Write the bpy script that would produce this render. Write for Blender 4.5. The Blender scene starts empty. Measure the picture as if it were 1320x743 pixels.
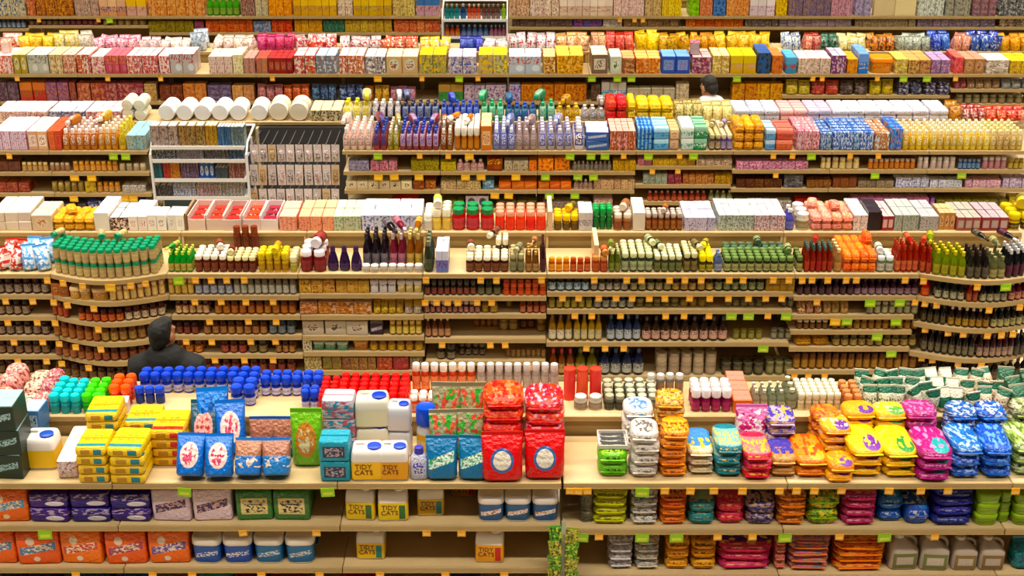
import bpy, math, random
from mathutils import Vector, Matrix
random.seed(11)
PI = math.pi
C = bpy.context.scene.collection
SC = bpy.context.scene

# ------------------------------------------------------------------ camera model (metres; frame 1320 x 743)
FPX, FW, FH = 1750.0, 1320.0, 743.0
TH = math.atan(771.5 / FPX)
HC = 5.31                                  # eye height: the store seen from a mezzanine
cT, sT = math.cos(TH), math.sin(TH)
def ray(px, py):
    xc, yc = (px - 660.0) / FPX, (371.5 - py) / FPX
    return Vector((xc, cT + yc * sT, -sT + yc * cT))
def atZ(px, py, z):
    d = ray(px, py); t = (z - HC) / d.z
    return Vector((d.x * t, d.y * t, z))
def atY(px, py, y):
    d = ray(px, py); t = y / d.y
    return Vector((d.x * t, y, HC + d.z * t))
def depth_of(p): return p.y * cT + (HC - p.z) * sT
def scale_at(p): return FPX / depth_of(p)

cam_d = bpy.data.cameras.new('camera'); cam = bpy.data.objects.new('camera', cam_d); C.objects.link(cam)
cam_d.sensor_width = 36.0; cam_d.lens = 36.0 * FPX / FW; cam_d.clip_end = 200
cam.location = (0, 0, HC); cam.rotation_euler = (PI / 2 - TH, 0, 0)
SC.camera = cam

# ------------------------------------------------------------------ materials
def lin(h):
    h = h.lstrip('#')
    o = []
    for i in (0, 2, 4):
        c = int(h[i:i + 2], 16) / 255.0
        o.append(c / 12.92 if c <= 0.04045 else ((c + 0.055) / 1.055) ** 2.4)
    return (o[0], o[1], o[2], 1.0)
MATS = {}
def ink_of(h, s=1.16):           # print inks and moulded plastics are a little purer than the eye reads them
    r, g, b, _ = lin(h); m = .3 * r + .59 * g + .11 * b
    return tuple(min(1.0, max(0.0, m + (c - m) * s)) for c in (r, g, b)) + (1.0,)
def plain(h, rough=0.45, metal=0.0, jit=0.0):
    k = ('plain', h, rough, metal, jit)
    if k in MATS: return MATS[k]
    m = bpy.data.materials.new('paint_' + h); m.use_nodes = True
    nt = m.node_tree; b = nt.nodes['Principled BSDF']
    b.inputs['Roughness'].default_value = rough; b.inputs['Metallic'].default_value = metal
    b.inputs['Base Color'].default_value = ink_of(h)
    if jit:
        oi = nt.nodes.new('ShaderNodeObjectInfo'); hs = nt.nodes.new('ShaderNodeHueSaturation')
        ml = nt.nodes.new('ShaderNodeMath'); ml.operation = 'MULTIPLY_ADD'
        ml.inputs[1].default_value = jit; ml.inputs[2].default_value = 1 - jit / 2
        nt.links.new(oi.outputs['Random'], ml.inputs[0]); nt.links.new(ml.outputs[0], hs.inputs['Value'])
        hs.inputs['Color'].default_value = ink_of(h); nt.links.new(hs.outputs['Color'], b.inputs['Base Color'])
    MATS[k] = m
    return m

def printed(a, b_, c, style='p', rough=0.35):
    """printed packaging: base colour a, panel b_, ink c; the print follows the pack's own box (generated coordinates)"""
    k = ('print', a, b_, c, style, rough)
    if k in MATS: return MATS[k]
    m = bpy.data.materials.new('print_' + a); m.use_nodes = True
    nt = m.node_tree; L = nt.links.new; N = nt.nodes.new
    bs = nt.nodes['Principled BSDF']; bs.inputs['Roughness'].default_value = rough
    tc = N('ShaderNodeTexCoord'); sp = N('ShaderNodeSeparateXYZ'); L(tc.outputs['Generated'], sp.inputs[0])
    oi = N('ShaderNodeObjectInfo')
    def M(op, x, y=None, z=None):
        n = N('ShaderNodeMath'); n.operation = op
        for i, v in enumerate((x, y, z)):
            if v is None: continue
            if isinstance(v, (int, float)): n.inputs[i].default_value = v
            else: L(v, n.inputs[i])
        return n.outputs[0]
    X = sp.outputs['X']; st = style.lower()
    if style.isupper():      # lying bag: front face then top face in one strip
        V = M('MULTIPLY_ADD', sp.outputs['Y'], 0.5, M('MULTIPLY', sp.outputs['Z'], 0.5))
        cv = M('MULTIPLY', M('SUBTRACT', V, 0.70), 1.25)
    else:
        V = sp.outputs['Z']; cv = M('SUBTRACT', V, 0.5)
    cx = M('SUBTRACT', X, 0.5)
    def noise(sx, sv, thr, seed=0.0):
        cmb = N('ShaderNodeCombineXYZ')
        L(M('MULTIPLY_ADD', X, sx, seed), cmb.inputs[0]); L(M('MULTIPLY', V, sv), cmb.inputs[1])
        L(M('MULTIPLY', oi.outputs['Random'], 3.0), cmb.inputs[2])
        nz = N('ShaderNodeTexNoise'); nz.inputs['Scale'].default_value = 1.0; nz.inputs['Detail'].default_value = 1.0
        L(cmb.outputs[0], nz.inputs['Vector'])
        return M('GREATER_THAN', nz.outputs['Fac'], thr)
    def mix(f, x, y):
        n = N('ShaderNodeMix'); n.data_type = 'RGBA'
        L(f, n.inputs[0])
        for i, v in ((6, x), (7, y)):
            if isinstance(v, tuple): n.inputs[i].default_value = v
            else: L(v, n.inputs[i])
        return n.outputs[2]
    A, B, I = ink_of(a), ink_of(b_), ink_of(c)
    if st == 'n':
        msk = M('LESS_THAN', V, -1.0); ink = msk
    elif st == 'p':
        msk = M('MULTIPLY', M('LESS_THAN', M('ABSOLUTE', cx), 0.36), M('LESS_THAN', M('ABSOLUTE', cv), 0.28))
        ink = M('MULTIPLY', noise(11, 17, 0.53), M('MULTIPLY', M('LESS_THAN', M('ABSOLUTE', cx), 0.30), M('LESS_THAN', M('ABSOLUTE', cv), 0.22)))
    elif st == 'b':
        msk = M('LESS_THAN', M('ABSOLUTE', M('ADD', cv, 0.06)), 0.24)
        ink = M('MULTIPLY', noise(12, 17, 0.54), M('LESS_THAN', M('ABSOLUTE', M('ADD', cv, 0.06)), 0.18))
    elif st == 'k':
        up_ = 1.7 if style.isupper() else 1.0
        msk = noise(3.4 * up_, 4.2 * up_ * 1.4, 0.51, 7.3); ink = noise(5.5 * up_, 7 * up_, 0.57, 2.1)
    elif st == 'o':
        r2 = M('ADD', M('MULTIPLY', cx, cx), M('MULTIPLY', M('ADD', cv, -0.02), M('ADD', cv, -0.02)))
        msk = M('LESS_THAN', r2, 0.105); ink = M('MULTIPLY', noise(9, 9, 0.52), M('LESS_THAN', r2, 0.06))
    elif st == 'r':      # ring emblem: blue ring, pale centre with a dark figure
        dy = M('ADD', cv, 0.02)
        r2 = M('ADD', M('MULTIPLY', cx, cx), M('MULTIPLY', dy, dy))
        msk = M('LESS_THAN', r2, 0.075); ink = M('MULTIPLY', msk, M('GREATER_THAN', r2, 0.045))
    elif st == 's':
        msk = M('LESS_THAN', M('ABSOLUTE', M('SUBTRACT', cv, M('MULTIPLY', cx, 0.28))), 0.13)
        msk = M('MULTIPLY', msk, M('LESS_THAN', M('ABSOLUTE', cx), 0.40))
        ink = M('MULTIPLY', noise(14, 20, 0.53), msk)
    elif st == 't':
        msk = M('GREATER_THAN', M('SINE', M('MULTIPLY', X, 25.0)), 0.2); ink = noise(5, 9, 0.6)
    elif st == 'h':
        msk = M('GREATER_THAN', V, 0.58); ink = M('MULTIPLY', noise(6, 9, 0.55), M('LESS_THAN', M('ABSOLUTE', M('ADD', cv, 0.1)), 0.16))
    elif st == 'q':      # two squares on the front
        msk = M('MULTIPLY', M('LESS_THAN', M('ABSOLUTE', M('SUBTRACT', X, 0.74)), 0.13), M('LESS_THAN', M('ABSOLUTE', cv), 0.30))
        ink = M('MULTIPLY', M('LESS_THAN', M('ABSOLUTE', M('SUBTRACT', X, 0.34)), 0.15), M('LESS_THAN', M('ABSOLUTE', cv), 0.26))
    elif st == 'd':      # slanted name band with a pale round face above it
        msk = M('LESS_THAN', M('ABSOLUTE', M('SUBTRACT', cv, M('MULTIPLY', cx, 0.22))), 0.12)
        msk = M('MULTIPLY', msk, M('LESS_THAN', M('ABSOLUTE', cx), 0.42))
        dx, dy = M('SUBTRACT', X, 0.34), M('SUBTRACT', V, 0.74)
        face = M('LESS_THAN', M('ADD', M('MULTIPLY', dx, dx), M('MULTIPLY', M('MULTIPLY', dy, dy), 0.6)), 0.010)
        dx2, dy2 = M('SUBTRACT', X, 0.45), M('SUBTRACT', V, 0.17)
        face = M('MAXIMUM', face, M('LESS_THAN', M('ADD', M('MULTIPLY', dx2, dx2), M('MULTIPLY', dy2, dy2)), 0.006))
        ink = M('MAXIMUM', face, M('MULTIPLY', noise(14, 22, 0.53), M('MULTIPLY', msk, M('LESS_THAN', M('ABSOLUTE', cx), 0.36))))
    elif st == 'g':
        msk = M('GREATER_THAN', V, 0.78); ink = M('MULTIPLY', noise(9, 12, 0.54), M('LESS_THAN', M('ABSOLUTE', M('ADD', cv, 0.1)), 0.2))
    elif st == 'l':      # lower corner picture
        dx, dy = M('SUBTRACT', X, 0.66), M('SUBTRACT', V, 0.58 if style.isupper() else 0.32)
        r2 = M('ADD', M('MULTIPLY', dx, dx), M('MULTIPLY', M('MULTIPLY', dy, dy), 2.0))
        msk = M('LESS_THAN', r2, 0.06); ink = M('MULTIPLY', noise(6, 8, 0.55), M('GREATER_THAN', V, 0.55))
    if not style.isupper():
        top = M('LESS_THAN', V, 0.965); ink = M('MULTIPLY', ink, top)
        if st not in 'hg': msk = M('MULTIPLY', msk, top)
        if st == 'q':        # the same print repeated on the top face: a strip and a line of letters
            up = M('SUBTRACT', 1.0, top); Yc = sp.outputs['Y']
            cmb = N('ShaderNodeCombineXYZ'); L(M('MULTIPLY', X, 11.0), cmb.inputs[0]); L(M('MULTIPLY', Yc, 11.0), cmb.inputs[1])
            nz = N('ShaderNodeTexNoise'); nz.inputs['Scale'].default_value = 1.0; L(cmb.outputs[0], nz.inputs['Vector'])
            msk = M('MAXIMUM', msk, M('MULTIPLY', up, M('LESS_THAN', M('ABSOLUTE', M('SUBTRACT', Yc, 0.17)), 0.07)))
            ink = M('MAXIMUM', ink, M('MULTIPLY', M('MULTIPLY', up, M('GREATER_THAN', nz.outputs['Fac'], 0.5)), M('MULTIPLY', M('LESS_THAN', M('ABSOLUTE', M('SUBTRACT', Yc, 0.52)), 0.13), M('LESS_THAN', M('ABSOLUTE', cx), 0.3))))
    if style.isupper() and st != 'k':     # a line of print along the front face as well
        ink = M('MAXIMUM', ink, M('MULTIPLY', noise(9, 14, 0.52, 3.0), M('MULTIPLY', M('LESS_THAN', M('ABSOLUTE', cx), 0.36), M('LESS_THAN', M('ABSOLUTE', M('SUBTRACT', V, 0.26)), 0.10))))
    col = mix(ink, mix(msk, A, B), I)
    hs = N('ShaderNodeHueSaturation')
    L(col, hs.inputs['Color']); L(M('MULTIPLY_ADD', oi.outputs['Random'], 0.18, 0.91), hs.inputs['Value'])
    L(M('MULTIPLY_ADD', oi.outputs['Random'], 0.02, 0.49), hs.inputs['Hue'])
    L(hs.outputs['Color'], bs.inputs['Base Color'])
    if rough < 0.34:     # thin film: crinkles
        nz = N('ShaderNodeTexNoise'); nz.inputs['Scale'].default_value = 9; nz.inputs['Detail'].default_value = 2
        L(tc.outputs['Generated'], nz.inputs['Vector'])
        bp = N('ShaderNodeBump'); bp.inputs['Strength'].default_value = 0.6; bp.inputs['Distance'].default_value = 0.02
        L(nz.outputs['Fac'], bp.inputs['Height']); L(bp.outputs[0], bs.inputs['Normal'])
    MATS[k] = m
    return m

def metal_paint(h, name):
    m = bpy.data.materials.new(name); m.use_nodes = True; nt = m.node_tree; b = nt.nodes['Principled BSDF']
    nz = nt.nodes.new('ShaderNodeTexNoise'); nz.inputs['Scale'].default_value = 6; nz.inputs['Detail'].default_value = 4
    tc = nt.nodes.new('ShaderNodeTexCoord'); nt.links.new(tc.outputs['Object'], nz.inputs['Vector'])
    cr = nt.nodes.new('ShaderNodeValToRGB'); c = lin(h)
    cr.color_ramp.elements[0].position = 0.3; cr.color_ramp.elements[1].position = 0.7
    cr.color_ramp.elements[0].color = (c[0] * .9, c[1] * .88, c[2] * .85, 1); cr.color_ramp.elements[1].color = c
    nt.links.new(nz.outputs['Fac'], cr.inputs[0]); nt.links.new(cr.outputs[0], b.inputs['Base Color'])
    b.inputs['Roughness'].default_value = 0.4
    return m
SHELF = metal_paint('ccb282', 'beige_shelf_enamel'); PANEL = metal_paint('988048', 'beige_panel_enamel'); LIP = metal_paint('b89c68', 'price_channel_enamel')
DARK = plain('2a2018', 0.6)

# ------------------------------------------------------------------ mesh helpers (plain vertex / face lists)
class MB:
    def __init__(s): s.v = []; s.f = []; s.mi = []; s.i = 0
    def mat(s, i): s.i = i; return s
    def add(s, vs, fs):
        n = len(s.v); s.v += [tuple(v) for v in vs]
        s.f += [tuple(j + n for j in f) for f in fs]; s.mi += [s.i] * len(fs); return s
    def lathe(s, prof, seg=12, c=(0, 0, 0), ax='z'):
        vs, fs, rows = [], [], []
        for r, z in prof:
            if r < 1e-6: rows.append([len(vs)]); vs.append((0, 0, z))
            else:
                rows.append(list(range(len(vs), len(vs) + seg)))
                vs += [(r * math.cos(2 * PI * k / seg), r * math.sin(2 * PI * k / seg), z) for k in range(seg)]
        for a, b in zip(rows, rows[1:]):
            for k in range(seg):
                k2 = (k + 1) % seg
                if len(a) == 1 and len(b) == 1: continue
                if len(a) == 1: fs.append((a[0], b[k2], b[k]))
                elif len(b) == 1: fs.append((a[k], a[k2], b[0]))
                else: fs.append((a[k], a[k2], b[k2], b[k]))
        if len(rows[0]) > 1: fs.append(tuple(reversed(rows[0])))
        if len(rows[-1]) > 1: fs.append(tuple(rows[-1]))
        if ax == 'x': vs = [(z, x, y) for x, y, z in vs]
        if ax == 'y': vs = [(y, z, x) for x, y, z in vs]
        return s.add([(x + c[0], y + c[1], z + c[2]) for x, y, z in vs], fs)
    def loft(s, secs, rr=0.15, n=4, c=(0, 0, 0)):
        """secs: (w, d, z[, ox, oy]); rounded-rectangle sections, corner radius rr x the smaller side"""
        rows, vs, fs = [], [], []
        for sec in secs:
            w, d, z = sec[:3]; ox, oy = (sec[3], sec[4]) if len(sec) > 4 else (0, 0)
            r = min(w, d) * rr; row = []
            for q, (sx, sy) in enumerate(((1, 1), (-1, 1), (-1, -1), (1, -1))):
                for k in range(n):
                    a = q * PI / 2 + (k / (n - 1) if n > 1 else 0.5) * PI / 2
                    row.append((sx * (w / 2 - r) + r * math.cos(a) + ox + c[0], sy * (d / 2 - r) + r * math.sin(a) + oy + c[1], z + c[2]))
            rows.append(list(range(len(vs), len(vs) + len(row)))); vs += row
        m = len(rows[0])
        for a, b in zip(rows, rows[1:]):
            for k in range(m): fs.append((a[k], a[(k + 1) % m], b[(k + 1) % m], b[k]))
        fs.append(tuple(reversed(rows[0]))); fs.append(tuple(rows[-1]))
        return s.add(vs, fs)
    def box(s, x0, x1, y0, y1, z0, z1, b=0.0):
        w, d = x1 - x0, y1 - y0
        secs = [(w, d, z0), (w, d, z1)] if not b else [(w - 2 * b, d - 2 * b, z0), (w, d, z0 + b), (w, d, z1 - b), (w - 2 * b, d - 2 * b, z1)]
        return s.loft(secs, rr=0.0, n=1, c=((x0 + x1) / 2, (y0 + y1) / 2, 0)) if not b else s.loft(secs, rr=min(.2, b / min(w, d)), n=2, c=((x0 + x1) / 2, (y0 + y1) / 2, 0))
    def tube(s, pts, r, seg=6):
        pts = [Vector(p) for p in pts]; rows, vs, fs = [], [], []
        for i, p in enumerate(pts):
            t = (pts[min(i + 1, len(pts) - 1)] - pts[max(i - 1, 0)]).normalized()
            u = t.cross(Vector((0, 0, 1)) if abs(t.z) < .9 else Vector((1, 0, 0))).normalized(); w = u.cross(t)
            rows.append(list(range(len(vs), len(vs) + seg)))
            vs += [p + r * (math.cos(2 * PI * k / seg) * u + math.sin(2 * PI * k / seg) * w) for k in range(seg)]
        for a, b in zip(rows, rows[1:]):
            for k in range(seg): fs.append((a[k], b[k], b[(k + 1) % seg], a[(k + 1) % seg]))
        fs.append(tuple(rows[0])); fs.append(tuple(reversed(rows[-1])))
        return s.add(vs, fs)
    def mesh(s, name, mats, sharp=38):
        me = bpy.data.meshes.new(name); me.from_pydata(s.v, [], s.f)
        for m in mats: me.materials.append(m)
        me.polygons.foreach_set('material_index', s.mi)
        me.polygons.foreach_set('use_smooth', [True] * len(s.f))
        me.update()
        try: me.set_sharp_from_angle(angle=math.radians(sharp))
        except Exception: pass
        return me
def link(name, me, parent=None):
    o = bpy.data.objects.new(name, me); C.objects.link(o)
    if parent: o.parent = parent
    return o
def tag(o, label, cat, group=None):
    o['label'] = label; o['category'] = cat
    if group: o['group'] = group
    return o
def struct(name, mb, mats):
    o = link(name, mb.mesh(name, mats)); o['kind'] = 'structure'; return o

# ------------------------------------------------------------------ products: each builder gives [(part name, MB, material)]; the first is the body
def pal(p):                      # (A, B, C, style)
    return p + ('p',) if len(p) == 3 else p
def b_carton(w, d, h, p):
    a, b, c, st = pal(p); e = min(.004, w * .04)
    m = MB().loft([(w - 2 * e, d - 2 * e, 0), (w, d, e), (w, d, h - e), (w - 2 * e, d - 2 * e, h - .002)], .03, 2)
    f = MB()
    f.box(-w / 2 + e, w / 2 - e, -d / 2 + e, -.0015, h - .004, h); f.box(-w / 2 + e, w / 2 - e, .0015, d / 2 - e, h - .004, h)
    f.box(-w * .06, w * .06, -d * .3, d * .3, h - .003, h + .0012)
    return [('body', m, printed(a, b, c, st)), ('top_flap', f, plain(b, .4, 0, .12))]
def b_jar(w, d, h, p):
    a, b, c, st = pal(p); r = w / 2; hb = h * .80
    m = MB().lathe([(0, 0), (r * .86, 0), (r * .97, h * .03), (r * .97, hb * .82), (r * .80, hb * .96), (r * .74, hb), (0, hb)], 14)
    l = MB().lathe([(r * .985, hb * .16), (r * .985, hb * .74)], 14)
    l.f = l.f[:-2]; l.mi = l.mi[:-2]
    k = MB().lathe([(r * .80, hb * .93), (r * .86, hb * .95), (r * .86, h * .97), (r * .78, h), (r * .5, h * .995), (0, h * .995)], 14)
    return [('body', m, plain(a, .12, 0, .15)), ('lid', k, plain(b, .35, 0, .1)), ('label_band', l, printed(c, c, a, 'b', .5))]
def b_bottle(w, d, h, p):
    a, b, c, st = pal(p); r = w / 2
    m = MB().lathe([(0, 0), (r * .88, 0), (r * .97, h * .025), (r * .97, h * .50), (r * .86, h * .62), (r * .42, h * .76), (r * .36, h * .86), (0, h * .86)], 14)
    l = MB().lathe([(r * .985, h * .10), (r * .985, h * .44)], 14); l.f = l.f[:-2]; l.mi = l.mi[:-2]
    k = MB().lathe([(r * .42, h * .83), (r * .46, h * .84), (r * .44, h * .99), (r * .36, h), (0, h)], 12)
    return [('body', m, plain(a, .12, 0, .15)), ('cap', k, plain(b, .35, 0, .1)), ('label_band', l, printed(c, c, a, 'b', .5))]
def b_wide(w, d, h, p):          # wide-mouth bottle with a big round cap
    a, b, c, st = pal(p); r = w / 2
    m = MB().lathe([(0, 0), (r * .84, 0), (r * .92, h * .03), (r * .92, h * .52), (r * .72, h * .62), (r * .66, h * .68), (0, h * .68)], 14)
    l = MB().lathe([(r * .935, h * .10), (r * .935, h * .46)], 14); l.f = l.f[:-2]; l.mi = l.mi[:-2]
    k = MB().lathe([(r * .82, h * .63), (r * .95, h * .66), (r * .97, h * .94), (r * .86, h), (r * .6, h * .985), (0, h * .985)], 14)
    return [('body', m, plain(a, .2, 0, .15)), ('cap', k, plain(b, .3, 0, .1)), ('label_band', l, printed(c, c, a, 'b', .5))]
def b_plum(w, d, h, p):          # pear-shaped bottle
    a, b, c, st = pal(p); r = w / 2
    m = MB().lathe([(0, 0), (r * .85, 0), (r, h * .08), (r * .98, h * .32), (r * .78, h * .55), (r * .5, h * .74), (r * .42, h * .82), (0, h * .82)], 14)
    k = MB().lathe([(r * .46, h * .79), (r * .5, h * .81), (r * .44, h * .95), (r * .3, h), (0, h)], 12)
    l = MB().lathe([(r * 1.01, h * .12), (r * .985, h * .34)], 14); l.f = l.f[:-2]; l.mi = l.mi[:-2]
    return [('body', m, plain(a, .12, 0, .15)), ('cap', k, plain(b, .35)), ('label_band', l, printed(c, c, a, 'b', .5))]
def b_can(w, d, h, p):
    a, b, c, st = pal(p); r = w / 2
    m = MB().lathe([(r * .9, .004), (r * .97, 0), (r * .97, h * .03), (r * .94, h * .05), (r * .94, h * .95), (r * .97, h * .97), (r * .97, h), (r * .9, h), (r * .88, h - .004), (0, h - .004)], 14)
    l = MB().lathe([(r * .955, h * .07), (r * .955, h * .93)], 14); l.f = l.f[:-2]; l.mi = l.mi[:-2]
    return [('body', m, plain(b, .3, .3, .1)), ('label_band', l, printed(a, c, b, st if st != 'p' else 'b', .4))]
def b_pouch(w, d, h, p):
    a, b, c, st = pal(p)
    m = MB().loft([(w * .86, d * .70, 0), (w * .95, d * .95, h * .06), (w * .97, d, h * .25), (w * .96, d * .92, h * .5), (w * .97, d * .6, h * .72), (w * .99, d * .22, h * .88), (w, d * .06, h * .93)], .32, 4)
    k = MB().loft([(w, d * .07, h * .92), (w, d * .05, h * .96), (w * .985, d * .06, h)], .2, 2)
    return [('body', m, printed(a, b, c, st, .3)), ('top_seal', k, plain(a, .3, 0, .1))]
def b_pillow(w, d, h, p):        # filled bag lying flat, print wrapping over the front onto the top
    a, b, c, st = pal(p)
    m = MB().loft([(w * .74, d * .78, 0), (w * .90, d * .90, h * .07), (w * .975, d * .965, h * .24), (w, d * .985, h * .45), (w * .985, d * .975, h * .62), (w * .93, d * .935, h * .79), (w * .80, d * .85, h * .91), (w * .56, d * .66, h * .975), (w * .25, d * .34, h)], .34, 5)
    k = MB().loft([(w * .80, .014, h * .46, 0, -d / 2 + .001), (w * .82, .014, h * .475, 0, -d / 2 - .001), (w * .80, .014, h * .49, 0, -d / 2 + .001)], .2, 2)
    return [('body', m, printed(a, b, c, st.upper(), .3)), ('end_seal', k, plain(a, .35, 0, .1))]
def b_pack(w, d, h, p, nx=2, ny=2):     # film-wrapped pack with the rolls showing through the top
    a, b, c, st = pal(p); e = .012
    m = MB().loft([(w - 2 * e, d - 2 * e, 0), (w * .99, d * .99, e), (w, d, h * .5), (w * .985, d * .985, h * .90), (w * .93, d * .93, h * .955)], .14, 4)
    k = MB(); rw, rd = w / nx, d / ny; r = min(rw, rd) * .42
    for i in range(nx):
        for j in range(ny):
            k.lathe([(r, h * .94), (r * .97, h * .985), (r * .82, h), (r * .30, h * .995), (r * .26, h * .965), (0, h * .965)], 12, (-w / 2 + rw * (i + .5), -d / 2 + rd * (j + .5), 0))
    return [('wrapper', m, printed(a, b, c, st, .3)), ('roll_tops', k, plain(b, .4, 0, .08))]
def b_bale(w, d, h, p):          # flat-fronted soft pack (diapers, napkins): film block with gussets and a top seam
    a, b, c, st = pal(p); e = .010
    m = MB().loft([(w - 2 * e, d - 2 * e, 0), (w * .985, d * .985, e), (w, d, h * .35), (w, d * .99, h * .7), (w * .98, d * .97, h - e), (w * .94, d * .92, h - .002)], .10, 4)
    k = MB().loft([(w * .9, .014, h - .004), (w * .92, .006, h + .006)], .2, 2)
    return [('body', m, printed(a, b, c, st, .3)), ('top_seam', k, plain(a, .35, 0, .1))]
def b_tub(w, d, h, p):
    a, b, c, st = pal(p); hb = h * .72
    m = MB().loft([(w * .84, d * .84, 0), (w * .90, d * .90, h * .03), (w * .94, d * .94, hb)], .26, 4)
    l = MB().loft([(w * .910, d * .910, h * .06), (w * .962, d * .962, hb * .95)], .26, 4); l.f = l.f[:-2]; l.mi = l.mi[:-2]
    k = MB().loft([(w * .97, d * .97, hb - h * .02), (w, d, hb), (w, d, h * .90), (w * .96, d * .96, h * .97), (w * .88, d * .88, h), (w * .80, d * .80, h * .985)], .26, 4)
    return [('body', m, plain(b, .35)), ('lid', k, plain(b, .35, 0, .06)), ('label_band', l, printed(a, b if st != 'p' else c, c if st != 'p' else b, st if st != 'p' else 's', .4))]
def b_jug(w, d, h, p):           # handled jug: block body, sloping shoulder, side handle, cap
    a, b, c, st = pal(p)
    m = MB().loft([(w * .88, d * .86, 0), (w * .97, d * .96, h * .03), (w * .97, d * .97, h * .56), (w * .86, d * .94, h * .66, -w * .05, 0), (w * .56, d * .72, h * .80, -w * .15, 0), (w * .34, d * .42, h * .88, -w * .18, 0), (w * .30, d * .36, h * .90, -w * .18, 0)], .24, 4)
    hd = MB().tube([(-w * .10, 0, h * .85), (w * .08, 0, h * .88), (w * .26, 0, h * .86), (w * .38, 0, h * .78), (w * .43, 0, h * .66), (w * .42, 0, h * .56)], w * .065, 8)
    k = MB().lathe([(w * .17, h * .88), (w * .19, h * .89), (w * .19, h * .985), (w * .16, h), (0, h)], 14, (-w * .18, 0, 0))
    l = MB().loft([(w * .80, .004, h * .08, 0, -d * .49), (w * .80, .004, h * .50, 0, -d * .49)], .1, 2)
    return [('body', m, plain(a, .3, 0, .06)), ('handle', hd, plain(a, .3, 0, .06)), ('cap', k, plain(b, .3)), ('front_label', l, printed(c, 'd8b020' if st == 'y' else a, '503010' if st == 'y' else b, 'p', .45))]
def b_block_jug(w, d, h, p):     # rectangular litter jug: white moulded top with an inset grip, printed lower label
    a, b, c, st = pal(p)
    m = MB().loft([(w * .92, d * .9, 0), (w * .99, d * .98, h * .03), (w, d, h * .62), (w * .97, d * .95, h * .80), (w * .90, d * .88, h * .90), (w * .84, d * .78, h * .93)], .14, 4)
    g = MB().tube([(-w * .36, d * .1, h * .90), (-w * .32, d * .1, h * .975), (-w * .12, d * .1, h * .985), (-w * .06, d * .1, h * .90)], w * .05, 8)
    k = MB().lathe([(w * .21, h * .90), (w * .22, h * .91), (w * .22, h * .985), (w * .18, h), (0, h)], 16, (w * .22, -d * .12, 0))
    l = MB().loft([(w * 1.012, d * 1.014, h * .06), (w * 1.012, d * 1.014, h * .60)], .14, 4); l.f = l.f[:-2]; l.mi = l.mi[:-2]
    return [('body', m, plain(a, .32, 0, .05)), ('handle', g, plain(a, .32)), ('cap', k, plain(b, .3)), ('label_wrap', l, printed(c, c, c, 'n', .42))]
def b_tray(w, d, h, p):          # open-fronted display tray with goods inside
    a, b, c, st = pal(p); t = .006
    m = MB().box(-w / 2, w / 2, -d / 2, d / 2, 0, t)
    m.box(-w / 2, w / 2, -d / 2, -d / 2 + t, t, h * .75); m.box(-w / 2, w / 2, d / 2 - t, d / 2, t, h)
    m.box(-w / 2, -w / 2 + t, -d / 2 + t, d / 2 - t, t, h); m.box(w / 2 - t, w / 2, -d / 2 + t, d / 2 - t, t, h)
    g = MB(); n = 3
    for i in range(n):
        yy = -d / 2 + t + (d - 2 * t) * (i + .5) / n
        g.loft([(w * .78, d / n * .7, t), (w * .84, d / n * .82, h * .3), (w * .78, d / n * .6, h * .72)], .3, 3, (0, yy, 0))
    return [('tray', m, plain(a, .5, 0, .1)), ('contents', g, printed(b, c, a, 'k', .4))]
def b_spray(w, d, h, p):         # tapered flat bottle with a flip cap
    a, b, c, st = pal(p)
    m = MB().loft([(w * .86, d * .8, 0), (w * .98, d * .96, h * .04), (w, d, h * .35), (w * .94, d * .86, h * .6), (w * .62, d * .6, h * .76), (w * .4, d * .44, h * .80)], .36, 4)
    k = MB().loft([(w * .46, d * .5, h * .78), (w * .48, d * .52, h * .80), (w * .42, d * .46, h * .98), (w * .34, d * .36, h)], .4, 4)
    return [('body', m, printed(a, c, b, 'p', .3)), ('cap', k, plain(b, .35, 0, .1))]
def b_bowls(w, d, h, p):         # sleeve of nested foam bowls (or a wrapped roll) lying with its axis front to back
    a, b, c, st = pal(p); r = w / 2; n = 7; pr = [(0, 0), (r * .5, .004)]
    for i in range(n): z = d * i / n; pr += [(r * .93, z + .006), (r, z + d / n * .5), (r * .95, z + d / n * .62)]
    pr += [(r * .9, d * .985), (r * .5, d * .99), (0, d * .97)]
    m = MB().lathe(pr, 18, (0, -d / 2, r), 'y')
    k = MB().lathe([(r * 1.012, d * .34), (r * 1.012, d * .60)], 18, (0, -d / 2, r), 'y'); k.f = k.f[:-2]; k.mi = k.mi[:-2]
    return [('body', m, plain(a, .5, 0, .06)), ('paper_band', k, printed(b, a, c, 'p', .5))]
def b_book(w, d, h, p):
    a, b, c, st = pal(p)
    m = MB().box(-w / 2, w / 2, -d / 2, d / 2, 0, h, min(.003, w * .2))
    g = MB().box(-w * .38, w * .38, -d / 2 + .004, d / 2 - .004, h - .001, h + .0015)
    return [('cover', m, printed(a, b, c, st, .3)), ('page_edge', g, plain('e8e0d0', .6))]
BUILD = dict(C=b_carton, J=b_jar, B=b_bottle, W=b_wide, V=b_plum, N=b_can, P=b_pouch, G=b_pillow, M=b_pack, D=b_bale, T=b_tub, U=b_jug, L=b_block_jug, O=b_tray, S=b_spray, E=b_bowls, K=b_book)

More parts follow.
